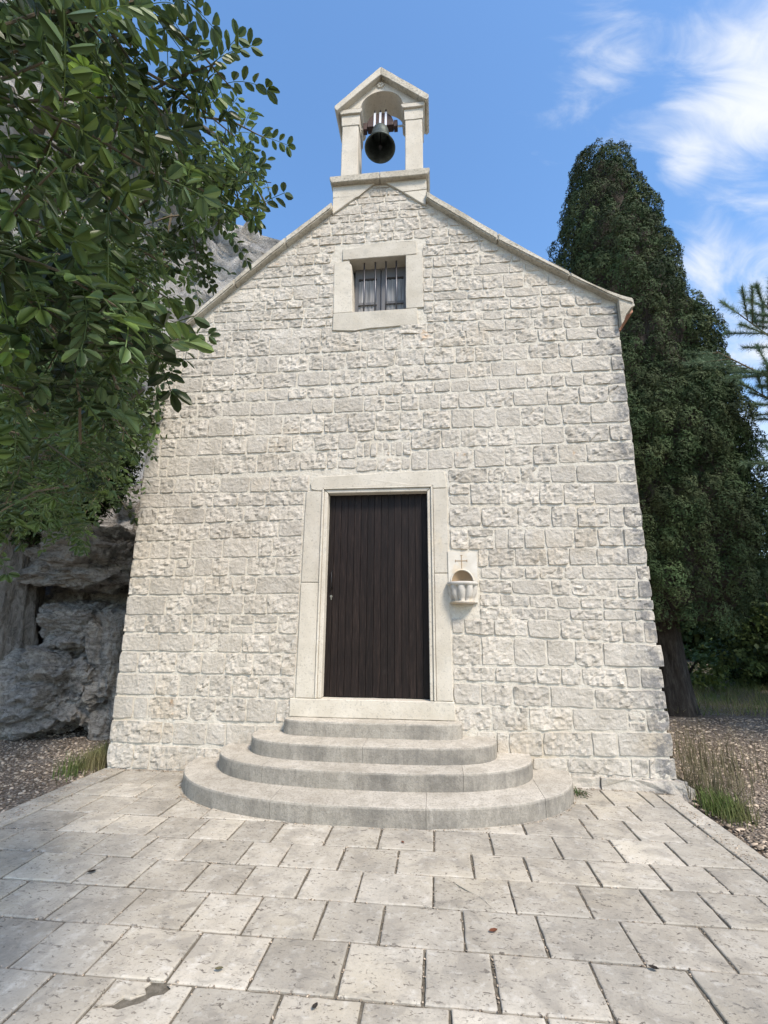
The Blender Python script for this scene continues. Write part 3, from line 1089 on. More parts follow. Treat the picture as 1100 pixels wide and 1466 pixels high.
def dressed(name, pts, y0, y1, parent, mat='dressed', bev=0.006, amp=0.004, tint=None, label=None):
    if parent.name == 'belfry':
        k = (5.552 + y0) / 5.552
        pts = [(0.7056 + (x - 0.7056) * k, 1.6154 + (z - 1.6154) * k) for x, z in pts]
    bm = bmesh.new()
    prism_xz(bm, pts, y0, y1)
    bmesh.ops.recalc_face_normals(bm, faces=bm.faces[:])
    bmesh.ops.bevel(bm, geom=[e for e in bm.edges if e.calc_face_angle(0) > 0.5], offset=bev, segments=1, affect='EDGES')
    roughen(bm, 0.16, amp, 6)
    o = bm_obj(name, bm, MAT[mat], parent, tint=random.uniform(0.2, 0.9) if tint is None else tint)
    if label:
        o['label'] = label
    return o


# --- window
window = bpy.data.objects.new('window', None)
link(window, chapel)
dressed('lintel', [(-0.493, 6.528), (-0.497, 6.70), (-0.25, 6.722), (-0.02, 6.775), (0.25, 6.765), (0.53, 6.752), (0.537, 6.545), (0.386, 6.532)], -0.018, 0.26, window)
dressed('jamb', [(-0.60, 5.695), (-0.612, 6.49), (-0.42, 6.515), (-0.365, 6.44), (-0.338, 5.695)], -0.016, 0.26, window, tint=0.85)
dressed('jamb', [(0.383, 5.70), (0.386, 6.53), (0.615, 6.535), (0.62, 5.70)], -0.020, 0.26, window, tint=0.3)
dressed('sill', [(-0.60, 5.43), (-0.60, 5.69), (0.535, 5.695), (0.545, 5.45), (0.2, 5.435), (-0.1, 5.43), (-0.3, 5.405)], -0.022, 0.26, window)
bm = bmesh.new()
box(bm, -0.36, 0.39, 0.235, 0.245, 5.69, 6.53)
bm_obj('glass', bm, MAT['glass'], window)
for k in range(2):
    bm = bmesh.new()
    xa = -0.345 + 0.375 * k
    # sash frame of each leaf
    box(bm, xa, xa + 0.05, 0.20, 0.234, 5.69, 6.53)
    box(bm, xa + 0.31, xa + 0.36, 0.20, 0.234, 5.69, 6.53)
    box(bm, xa + 0.05, xa + 0.31, 0.20, 0.234, 6.38, 6.53)
    box(bm, xa + 0.05, xa + 0.31, 0.20, 0.234, 5.955, 5.99)
    box(bm, xa + 0.05, xa + 0.31, 0.20, 0.234, 5.69, 5.73)
    bm_obj('frame', bm, MAT['sash'], window)
    V, Fc = [], []
    for i in range(27):
        x = xa + 0.05 + 0.26 * i / 26
        for z in (5.70, 6.36):
            V.append((x, 0.226 + 0.006 * math.sin(i * 1.1), z))
    for i in range(26):
        Fc.append((2 * i, 2 * i + 2, 2 * i + 3, 2 * i + 1))
    mesh_py('curtain', V, Fc, MAT['curtain'], window, smooth=True)
for x in (-0.20, -0.045, 0.105, 0.248):
    bm = bmesh.new()
    tube(bm, [(x, 0.075, 5.68), (x + 0.004, 0.075, 6.1), (x, 0.075, 6.56)], 0.0105, 8)
    bm_obj('bar', bm, MAT['bar'], window, smooth=True)
for z in ():
    pass

# --- doorway
doorway = bpy.data.objects.new('doorway', None)
link(doorway, chapel)
dressed('lintel', [(-0.71, 3.205), (-0.80, 3.225), (-0.815, 3.30), (-0.74, 3.385), (-0.4, 3.395), (0.2, 3.42), (0.84, 3.418), (0.86, 3.30), (0.862, 3.205), (0.70, 3.205), (0.70, 3.24), (-0.655, 3.24), (-0.655, 3.205)], -0.018, 0.13, doorway, tint=0.6)
dressed('jamb', [(-0.872, 2.085), (-0.862, 3.198), (-0.660, 3.198), (-0.660, 2.085)], -0.016, 0.13, doorway, tint=0.45)
dressed('jamb', [(-0.880, 0.795), (-0.875, 2.077), (-0.660, 2.077), (-0.660, 0.795)], -0.018, 0.13, doorway, tint=0.7)
dressed('jamb', [(0.70, 2.185), (0.70, 3.198), (0.868, 3.198), (0.872, 2.185)], -0.016, 0.13, doorway, tint=0.4)
dressed('jamb', [(0.70, 0.795), (0.70, 2.177), (0.872, 2.177), (0.880, 0.795)], -0.019, 0.13, doorway, tint=0.6)
# raised fillet round the opening
for pts in ([(-0.656, 0.795), (-0.656, 3.236), (-0.634, 3.214), (-0.634, 0.795)], [(0.696, 0.795), (0.674, 0.795), (0.674, 3.214), (0.696, 3.236)],
            [(-0.653, 3.239), (0.693, 3.239), (0.672, 3.218), (-0.632, 3.218)]):
    dressed('moulding', pts, -0.032, 0.10, doorway, bev=0.004, amp=0.001, tint=0.95)
for pts in ([(-0.632, 0.795), (-0.632, 3.212), (-0.585, 3.168), (-0.585, 0.795)], [(0.672, 0.795), (0.630, 0.795), (0.630, 3.168), (0.672, 3.212)],
            [(-0.630, 3.216), (0.670, 3.216), (0.628, 3.172), (-0.583, 3.172)]):
    dressed('reveal', pts, -0.012, 0.16, doorway, bev=0.006, amp=0.001, tint=0.85)
dressed('threshold', [(-0.935, 0.60), (-0.94, 0.79), (0.895, 0.79), (0.90, 0.60)], -0.035, 0.20, doorway, tint=0.8)
door = bpy.data.objects.new('door', None)
link(door, chapel)
n_pl = 15
xa, xb = -0.60, 0.645
wp = (xb - xa) / n_pl
for i in range(n_pl):
    bm = bmesh.new()
    box(bm, xa + wp * i + 0.0022, xa + wp * (i + 1) - 0.0022, 0.112 + random.uniform(-0.001, 0.001), 0.15, 0.80, 3.21)
    bm_obj('plank', bm, MAT['door'], door, tint=random.random(), bevel=0.004, seg=1)
bm = bmesh.new()
box(bm, xa - 0.02, xb + 0.02, 0.152, 0.16, 0.78, 3.23)
bm_obj('backing_board', bm, MAT['iron'], door)
bm = bmesh.new()
tube(bm, [(-0.525, 0.108, 2.02), (-0.525, 0.07, 2.03), (-0.525, 0.062, 2.12), (-0.525, 0.07, 2.21), (-0.525, 0.108, 2.22)], 0.008, 8)
bm_obj('handle', bm, MAT['iron'], door, smooth=True)
bm = bmesh.new()
tube(bm, [(-0.53, 0.112, 1.925), (-0.53, 0.104, 1.925)], 0.016, 12)
box(bm, -0.536, -0.524, 0.105, 0.112, 1.885, 1.92)
bm_obj('keyhole_plate', bm, MAT['brass'], door)


# --- coping stones of the gable
def scaleY(pts):        # the coping's front face stands 0.10 m before the wall
    return [(0.7056 + (x - 0.7056) * 0.982, 1.6154 + (z - 1.6154) * 0.982) for x, z in pts]


def coping_run(tops, bots, cuts):
    """tops/bots: upper and lower edge polylines from ridge to eave"""
    def at(poly, x):
        s_ = 1 if poly[-1][0] > poly[0][0] else -1
        for (a, za), (b, zb) in zip(poly[:-1], poly[1:]):
            if (x - a) * s_ >= -1e-6 and (b - x) * s_ >= -1e-6:
                return za + (zb - za) * (x - a) / (b - a)
        return poly[-1][1] if (x - poly[-1][0]) * s_ > 0 else poly[0][1]
    for a, b in zip(cuts[:-1], cuts[1:]):
        n = 5
        g = 0.003 if b > a else -0.003
        xs = [a + g + (b - a - 2 * g) * k / n for k in range(n + 1)]
        pts = [(x, at(tops, x)) for x in xs] + [(x, at(bots, x)) for x in xs[::-1]]
        bm = bmesh.new()
        prism_xz(bm, pts, -0.10 + random.uniform(-0.004, 0.004), 0.34)
        bmesh.ops.recalc_face_normals(bm, faces=bm.faces[:])
        bmesh.ops.bevel(bm, geom=[e for e in bm.edges if e.calc_face_angle(0) > 0.9], offset=0.014, segments=2, affect='EDGES')
        roughen(bm, 0.14, 0.006, 5)
        bm_obj('coping_stone', bm, MAT['coping'], chapel, tint=random.uniform(0.3, 0.8))


tR = [(x, z + 0.022) for x, z in scaleY([(0.64, 7.62), (1.06, 7.272), (1.522, 6.879), (1.966, 6.513), (2.395, 6.193), (2.809, 5.884), (3.053, 5.741), (3.27, 5.64)])]
bR = [(0.60, 7.46), (0.692, 7.372), (1.513, 6.678), (1.956, 6.342), (2.383, 6.04), (2.797, 5.763), (2.997, 5.622), (3.25, 5.50)]
coping_run(tR, bR, [0.67, 1.62, 2.5, 3.235])
tL = [(x, z + 0.022) for x, z in scaleY([(-0.62, 7.59), (-0.684, 7.535), (-1.033, 7.242), (-1.428, 6.921), (-1.915, 6.494), (-2.391, 6.038), (-2.746, 5.671), (-3.25, 5.20)])]
bL = [(-0.60, 7.395), (-0.647, 7.352), (-1.023, 7.03), (-1.415, 6.712), (-1.899, 6.289), (-2.373, 5.85), (-2.655, 5.592), (-3.25, 5.06)]
coping_run(tL, bL, [-0.655, -1.30, -2.0, -2.65, -3.16])
# eaves corbel on the right with its reddish tile end
bm = bmesh.new()
prism_xz(bm, [(3.06, 5.60), (3.235, 5.515), (3.24, 5.49), (3.19, 5.46), (3.13, 5.38), (3.09, 5.28), (3.06, 5.24)], -0.085, 0.32)
bm_obj('eaves_corbel', bm, MAT['coping'], chapel, bevel=0.006, tint=0.25)
eave = bpy.data.objects.new('eaves_tiling', None)
link(eave, chapel)
for k in range(14):
    y0 = 0.06 + k * 0.5
    bm = bmesh.new()
    prism_xz(bm, [(3.05, 5.66), (3.27, 5.548), (3.275, 5.50), (3.21, 5.455), (3.14, 5.36), (3.10, 5.25), (3.05, 5.25)], y0 + 0.28 * (k > 0), y0 + 0.49)
    bm_obj('tile', bm, MAT['terracotta'], eave, bevel=0.006)
# stone roof slabs behind the coping
for sgn, poly in ((1, TOPR), (-1, TOPL[::-1])):
    bm = bmesh.new()
    pts = [(x, z + 0.02) for x, z in poly] + [(x, z - 0.04) for x, z in poly[::-1]]
    if sgn > 0:
        pts = [(x, z + 0.02) for x, z in poly] + [(3.22, 5.50), (3.22, 5.44)] + [(x, z - 0.04) for x, z in poly[::-1]]
    prism_xz(bm, pts, 0.35, 7.3)
    bm_obj('roof', bm, MAT['coping'], chapel)

# --- belfry
belfry = bpy.data.objects.new('belfry', None)
link(belfry, chapel)
B0, B1 = -0.035, 0.36
dressed('base_block', [(-0.665, 7.335), (-0.672, 7.60), (-0.672, 7.605), (-0.30, 7.61), (-0.25, 7.655)], B0, B1, belfry, tint=0.7)
dressed('base_block', [(-0.672, 7.612), (-0.675, 7.885), (0.010, 7.885), (0.014, 7.872), (-0.305, 7.615)], B0 - 0.002, B1, belfry, tint=0.5)
dressed('base_block', [(0.020, 7.872), (0.024, 7.885), (0.685, 7.885), (0.685, 7.63), (0.345, 7.615)], B0, B1, belfry, tint=0.6)
dressed('base_block', [(0.352, 7.608), (0.685, 7.622), (0.668, 7.36), (0.62, 7.39)], B0 + 0.001, B1, belfry, tint=0.85)
dressed('ledge', [(-0.70, 7.892), (-0.73, 7.96), (-0.73, 8.005), (0.008, 8.01), (0.008, 7.892)], B0 - 0.07, B1 + 0.07, belfry, mat='coping', bev=0.008, tint=0.5)
dressed('ledge', [(0.014, 7.892), (0.014, 8.01), (0.735, 8.005), (0.735, 7.96), (0.705, 7.892)], B0 - 0.07, B1 + 0.07, belfry, mat='coping', bev=0.008, tint=0.6)
for a, b in ((-0.565, -0.318), (0.385, 0.638)):
    dressed('pillar', [(a, 7.90), (a, 8.915), (b, 8.915), (b, 7.90)], B0 + 0.01, B1 - 0.02, belfry, bev=0.008, tint=0.8)
    dressed('capital', [(a - 0.012, 8.92), (a - 0.018, 9.155), (b + 0.018, 9.155), (b + 0.012, 8.92)], B0, B1 - 0.01, belfry, bev=0.006, tint=0.6)
    dressed('capital', [(a - 0.03, 9.158), (a - 0.06, 9.205), (a - 0.06, 9.235), (b + 0.045, 9.235), (b + 0.045, 9.205), (b + 0.02, 9.158)], B0 - 0.03, B1 + 0.02, belfry, bev=0.005, tint=0.5)
# arch head with gable
cxa, cza, ra = 0.030, 9.20, 0.325
arc = [(cxa + ra * math.cos(t), cza + ra * math.sin(t)) for t in [PI * k / 24 for k in range(25)]]
bm = bmesh.new()
xs_ = [-0.60] + [cxa - math.sqrt(ra * ra - 0.038 ** 2) + 2 * math.sqrt(ra * ra - 0.038 ** 2) * (0.5 - 0.5 * math.cos(PI * k / 28)) for k in range(29)] + [0.645]
lo_ = [(x, cza + math.sqrt(max(0.038 ** 2, ra * ra - (x - cxa) ** 2))) for x in xs_]
KB = (5.552 + B0 + 0.012) / 5.552
hi_ = [(x, float(np.interp(x, [-0.60, 0.010, 0.645], [9.30, 9.86, 9.33]))) for x in xs_]
lo_, hi_ = [[(0.7056 + (x - 0.7056) * KB, 1.6154 + (z - 1.6154) * KB) for x, z in L] for L in (lo_, hi_)]
strip_prism(bm, lo_, hi_, B0 + 0.012, B1 - 0.02)
bm_obj('arch', bm, MAT['dressed'], belfry, tint=0.75)
dressed('gable_cornice', [(-0.66, 9.24), (-0.695, 9.285), (-0.695, 9.335), (0.008, 10.025), (0.008, 9.865)], B0 - 0.08, B1 + 0.06, belfry, bev=0.006, tint=0.8)
dressed('gable_cornice', [(0.705, 9.27), (0.012, 9.865), (0.012, 10.025), (0.74, 9.37), (0.74, 9.315)], B0 - 0.08, B1 + 0.06, belfry, mat='coping', bev=0.006, tint=0.55)
dressed('gable_moulding', [(-0.60, 9.262), (-0.645, 9.262), (0.008, 9.86), (0.008, 9.815)], B0 - 0.035, B0 + 0.03, belfry, bev=0.004, tint=0.7)
dressed('gable_moulding', [(0.66, 9.30), (0.61, 9.30), (0.012, 9.815), (0.012, 9.86)], B0 - 0.035, B0 + 0.03, belfry, bev=0.004, tint=0.7)
# carved flower
bm = bmesh.new()
fx, fz = 0.012, 9.600
for k in range(6):
    t = k * PI / 3
    mt = Matrix.Translation((fx + 0.037 * math.cos(t), B0 + 0.008, fz + 0.034 * math.sin(t))) @ Matrix.Diagonal((1, 0.8, 1, 1))
    bmesh.ops.create_uvsphere(bm, u_segments=10, v_segments=6, radius=0.025, matrix=mt)
bmesh.ops.create_uvsphere(bm, u_segments=10, v_segments=6, radius=0.018, matrix=Matrix.Translation((fx, B0 - 0.004, fz)))
bm_obj('rosette', bm, MAT['dressed'], belfry, smooth=True, tint=0.8)

# ------------------------------------------------------------------ bell
bell = empty('bell', (0.0, 0.15, 8.62), 'dark bronze bell hanging from a wooden yoke in the bell gable', 'bell')
TILT = Matrix.Translation((0.0, 0.15, 9.035)) @ Matrix.Rotation(R(-6), 4, 'X')


def bell_bm(profile, n=40):
    bm = bmesh.new()
    rings = []
    for r, z in profile:
        rings.append([bm.verts.new(TILT @ Vector((r * math.cos(2 * PI * k / n), r * math.sin(2 * PI * k / n), z))) for k in range(n)])
    for i in range(len(rings) - 1):
        for k in range(n):
            bm.faces.new((rings[i][k], rings[i][(k + 1) % n], rings[i + 1][(k + 1) % n], rings[i + 1][k]))
    return bm


prof = [(0.01, -0.09), (0.10, -0.095), (0.125, -0.12), (0.135, -0.18), (0.142, -0.25), (0.158, -0.33), (0.185, -0.40), (0.218, -0.45), (0.232, -0.475), (0.228, -0.482),
        (0.210, -0.470), (0.19, -0.44), (0.160, -0.38), (0.140, -0.30), (0.125, -0.20), (0.110, -0.13), (0.01, -0.11)]
bm_obj('bell_body', bell_bm(prof), MAT['bronze'], bell, smooth=True)
bm = bmesh.new()
tube(bm, [TILT @ Vector(p) for p in ((0, 0, -0.12), (0.003, 0.0, -0.30), (0.004, 0, -0.43))], [0.010, 0.010, 0.016], 8)
bmesh.ops.create_uvsphere(bm, u_segments=12, v_segments=8, radius=0.035, matrix=TILT @ Matrix.Translation((0.004, 0, -0.44)))
tube(bm, [TILT @ Vector(p) for p in ((0.004, 0, -0.46), (0.004, 0, -0.52))], 0.007, 6)
bm_obj('clapper', bm, MAT['iron'], bell, smooth=True)
yk = bm = bmesh.new()
prism_xz(bm, [(-0.20, -0.07), (0.20, -0.07), (0.205, 0.02), (0.17, 0.13), (0.10, 0.215), (-0.10, 0.215), (-0.17, 0.13), (-0.205, 0.02)], -0.055, 0.055)
bmesh.ops.transform(bm, matrix=TILT, verts=bm.verts[:])
bm_obj('yoke', bm, MAT['yoke'], bell, bevel=0.012)
for x in (-0.085, 0.0, 0.085):
    bm = bmesh.new()
    box(bm, x - 0.016, x + 0.016, -0.064, -0.058, -0.085, 0.225)
    box(bm, x - 0.016, x + 0.016, 0.058, 0.064, -0.085, 0.225)
    bmesh.ops.transform(bm, matrix=TILT, verts=bm.verts[:])
    bm_obj('strap', bm, MAT['strap'], bell)
    bm = bmesh.new()
    for y in (-0.061, 0.061):
        tube(bm, [(x, y, 0.22), (x, y, 0.262)], 0.012, 8)
    bmesh.ops.transform(bm, matrix=TILT, verts=bm.verts[:])
    bm_obj('bolt', bm, MAT['iron'], bell)
bm = bmesh.new()
tube(bm, [TILT @ Vector(p) for p in ((-0.33, 0, -0.035), (0.40, 0, -0.035))], 0.015, 10)
bm_obj('axle', bm, MAT['strap'], bell, smooth=True)
for s_ in (-1, 1):
    bm = bmesh.new()
    box(bm, s_ * 0.235 - 0.028, s_ * 0.235 + 0.028, -0.045, 0.045, -0.095, 0.045)
    bmesh.ops.transform(bm, matrix=TILT, verts=bm.verts[:])
    bm_obj('bearing_block', bm, MAT['yoke'], bell, bevel=0.006)
bm = bmesh.new()
tube(bm, [TILT @ Vector(p) for p in ((-0.03, 0, -0.09), (-0.035, 0, -0.05), (0.0, 0, -0.03), (0.035, 0, -0.05), (0.03, 0, -0.09))], 0.012, 8)
bm_obj('crown_loop', bm, MAT['bronze'], bell, smooth=True)

# ------------------------------------------------------------------ holy water font
font = empty('holy_water_font', (1.02, 0, 1.80), 'small carved stone holy water font with fluted basin, right of the door', 'font')
# slab with an arched niche
arcp = [(1.015 + 0.118 * math.cos(t), 2.085 + 0.125 * math.sin(t)) for t in [PI * k / 14 for k in range(15)]]
bm = bmesh.new()
outline = [(0.865, 1.84), (1.185, 1.84), (1.19, 2.085)] + [(1.133, 2.085)] + arcp[1:-1] + [(0.897, 2.085)] + [(0.86, 2.085)]
lower = [(0.862, 1.85), (1.186, 1.85), (1.188, 2.083), (0.860, 2.083)]
up = [(0.860, 2.085), (0.897, 2.085)] + [(x, z) for x, z in arcp[::-1][1:-1]] + [(1.133, 2.085), (1.188, 2.085), (1.195, 2.41), (1.16, 2.435), (0.862, 2.425)]
xs_ = [0.861] + [1.015 - 0.118 * math.cos(PI * k / 20) for k in range(21)] + [1.190]
lo_ = [(x, 2.085 + 0.125 * math.sqrt(max(0, 1 - ((x - 1.015) / 0.118) ** 2))) for x in xs_]
hi_ = [(x, 2.425 + 0.008 * math.sin(x * 9)) for x in xs_]
strip_prism(bm, lo_, hi_, -0.030, 0.02)
prism_xz(bm, lower, -0.030, 0.02)
bm_obj('slab', bm, MAT['font'], font)
# niche: quarter dome hollow behind the slab
V, Fc = [], []
nr, nt = 6, 14
for j in range(nr + 1):
    r = 0.118 * (1 - j / nr)
    d = 0.075 * math.sin(PI / 2 * j / nr)
    for k in range(nt + 1):
        t = PI * k / nt
        V.append((1.015 + r * math.cos(t), -0.028 + d, 2.085 + r * 1.06 * math.sin(t)))
for j in range(nr):
    for k in range(nt):
        a = j * (nt + 1) + k
        Fc.append((a, a + 1, a + nt + 2, a + nt + 1))
mesh_py('niche', V, Fc, MAT['incised'], font, smooth=True)
bm = bmesh.new()
pr = [(1.015 + 0.128 * math.cos(t), 2.085 + 0.135 * math.sin(t)) for t in [PI * k / 20 for k in range(21)]]
tube(bm, [(x, -0.031, z) for x, z in pr], 0.008, 6)
bm_obj('niche_rim', bm, MAT['font'], font, smooth=True)
# fluted basin
V, Fc = [], []
NB = 72
levels = [(0.128, 1.835), (0.135, 1.85), (0.138, 1.862), (0.120, 1.868), (0.140, 1.90), (0.158, 1.94), (0.166, 1.985), (0.168, 2.03), (0.160, 2.040), (0.174, 2.046), (0.176, 2.072), (0.168, 2.078), (0.150, 2.076), (0.13, 2.03), (0.05, 1.97)]
for li, (r, z) in enumerate(levels):
    for k in range(NB + 1):
        t = PI + PI * k / NB
        fl = 1.0
        if 3 <= li <= 7:
            fl = 1 - 0.24 * (1 - abs(math.sin(t * 4.5)) ** 0.6)
        V.append((1.018 + r * fl * math.cos(t), -0.03 + r * fl * math.sin(t), z))
for li in range(len(levels) - 1):
    for k in range(NB):
        a = li * (NB + 1) + k
        Fc.append((a, a + 1, a + NB + 2, a + NB + 1))
Fc.append(tuple(range(NB + 1))[::-1])
mesh_py('basin', V, Fc, MAT['basin'], font, smooth=True)
# incised cross
bm = bmesh.new()
box(bm, 1.010, 1.018, -0.0325, -0.0302, 2.235, 2.385)
box(bm, 0.945, 1.075, -0.0328, -0.0303, 2.318, 2.327)
box(bm, 0.942, 0.950, -0.0331, -0.0304, 2.308, 2.336)
box(bm, 1.072, 1.080, -0.0331, -0.0304, 2.308, 2.336)
box(bm, 1.002, 1.026, -0.0334, -0.0305, 2.383, 2.390)
bm_obj('cross', bm, MAT['incised'], font)

# ------------------------------------------------------------------ steps
steps = empty('stone_steps', (0, -0.6, 0), 'four rounded stone steps, widening downwards, in front of the dark door', 'steps')
RS = 0.149


def step_outline(cx, hw, dp, n, k=48):
    pts = []
    for i in range(k + 1):
        t = PI * i / k
        c, s_ = math.cos(t), math.sin(t)
        pts.append((cx - hw * math.copysign(abs(c) ** (2 / n), c), -dp * abs(s_) ** (2 / n)))
    return pts


SPECS = [(0.035, 1.995, 1.245, 2.4, [-0.72, 0.60, 1.62]), (0.02, 1.64, 0.862, 2.7, [-0.95, 0.93]), (0.01, 1.305, 0.585, 3.2, [-0.02]), (0.0, 0.97, 0.238, 4.2, [])]
for si, (cx, hw, dp, n, cuts) in enumerate(SPECS):
    st = bpy.data.objects.new('step', None)
    st.location = (0, 0.6, 0)
    link(st, steps)
    dense = step_outline(cx, hw, dp, n, 160)
    edges_ = [-9] + cuts + [9]
    for a, b in zip(edges_[:-1], edges_[1:]):
        seg = [p for p in dense if a + 0.0015 <= p[0] <= b - 0.0015]

        def yat(x):
            u = min(1.0, abs((x - cx) / hw))
            return -dp * (max(0.0, 1 - u ** n)) ** (1 / n)
        fr = ([(a + 0.0015, yat(a + 0.0015))] if a > -5 else []) + seg + ([(b - 0.0015, yat(b - 0.0015))] if b < 5 else [])
        q_ = [fr[0]]
        for p in fr[1:]:
            if math.hypot(p[0] - q_[-1][0], p[1] - q_[-1][1]) > 0.010 or p is fr[-1]:
                q_.append(p)
        z1 = RS * (si + 1)
        z0 = RS * si - (0.03 if si == 0 else 0.004)
        V, Fc = [], []
        m_ = len(q_)
        levels = ((None, 0.0), (-0.075, 0.0), (-0.018, 0.0), (-0.007, 0.003), (-0.0015, 0.006), (0.0, 0.011))
        for dz, ins in levels:
            z = z0 if dz is None else z1 + dz
            for i, p in enumerate(q_):
                pa, pb = Vector(q_[max(0, i - 1)]), Vector(q_[min(m_ - 1, i + 1)])
                tn = (pb - pa).normalized()
                nn = Vector((-tn.y, tn.x))
                chip = 0.0
                if ins > 0 or dz == -0.018:
                    chip = max(0, noise.noise(Vector((p[0] * 5, p[1] * 5, si * 3))) - 0.35) * 0.03
                w_ = 0.0025 * noise.noise(Vector((p[0] * 4, p[1] * 4, z * 8)))
                x_ = p[0] + nn.x * (ins + chip + w_)
                if i == 0 and a > -5 or i == m_ - 1 and b < 5:
                    x_ = p[0]
                V.append((x_, p[1] + nn.y * (ins + chip + w_), z))
        top0 = 5 * m_
        bk = len(V)
        for i in range(m_):
            V.append((V[top0 + i][0], 0.02, z1))
        b0_ = len(V)
        V += [(q_[0][0], 0.02, z0), (q_[-1][0], 0.02, z0)]
        for l in range(5):
            for i in range(m_ - 1):
                Fc.append((l * m_ + i, l * m_ + i + 1, (l + 1) * m_ + i + 1, (l + 1) * m_ + i))
        for i in range(m_ - 1):
            Fc.append((top0 + i, top0 + i + 1, bk + i + 1, bk + i))
        Fc.append((b0_, 0) + tuple(l * m_ for l in range(1, 6)) + (bk,))
        Fc.append((m_ - 1, b0_ + 1, bk + m_ - 1) + tuple(l * m_ + m_ - 1 for l in range(5, 0, -1)))
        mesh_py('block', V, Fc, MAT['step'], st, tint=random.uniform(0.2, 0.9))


# ------------------------------------------------------------------ foliage helpers
def quads_cloud(P, Nrm, size, aspect=1.6, jitter=0.5):
    """one leaf-like rhomb at each point, facing roughly Nrm. Returns V (n*4,3), F"""
    n = len(P)
    Nn = Nrm + rng.normal(0, jitter, (n, 3))
    Nn /= np.linalg.norm(Nn, axis=1)[:, None] + 1e-9
    T = rng.normal(0, 1, (n, 3))
    T -= (T * Nn).sum(1)[:, None] * Nn
    T /= np.linalg.norm(T, axis=1)[:, None] + 1e-9
    B = np.cross(Nn, T)
    s = size * rng.uniform(0.6, 1.3, n)[:, None]
    V = np.stack([P - T * s * aspect / 2, P + B * s / 2, P + T * s * aspect / 2, P - B * s / 2], 1).reshape(-1, 3)
    Fq = np.arange(n * 4).reshape(n, 4)
    return V, Fq


def blades(P, D, length, width):
    """narrow triangles from P along D"""
    n = len(P)
    D = D / (np.linalg.norm(D, axis=1)[:, None] + 1e-9)
    S = np.cross(D, rng.normal(0, 1, (n, 3)))
    S /= np.linalg.norm(S, axis=1)[:, None] + 1e-9
    L = (np.asarray(length) * rng.uniform(0.6, 1.25, n))[:, None]
    V = np.stack([P - S * width / 2, P + S * width / 2, P + D * L], 1).reshape(-1, 3)
    return V, np.arange(n * 3).reshape(n, 3)


def unit(n):
    v = rng.normal(0, 1, (n, 3))
    return v / np.linalg.norm(v, axis=1)[:, None]


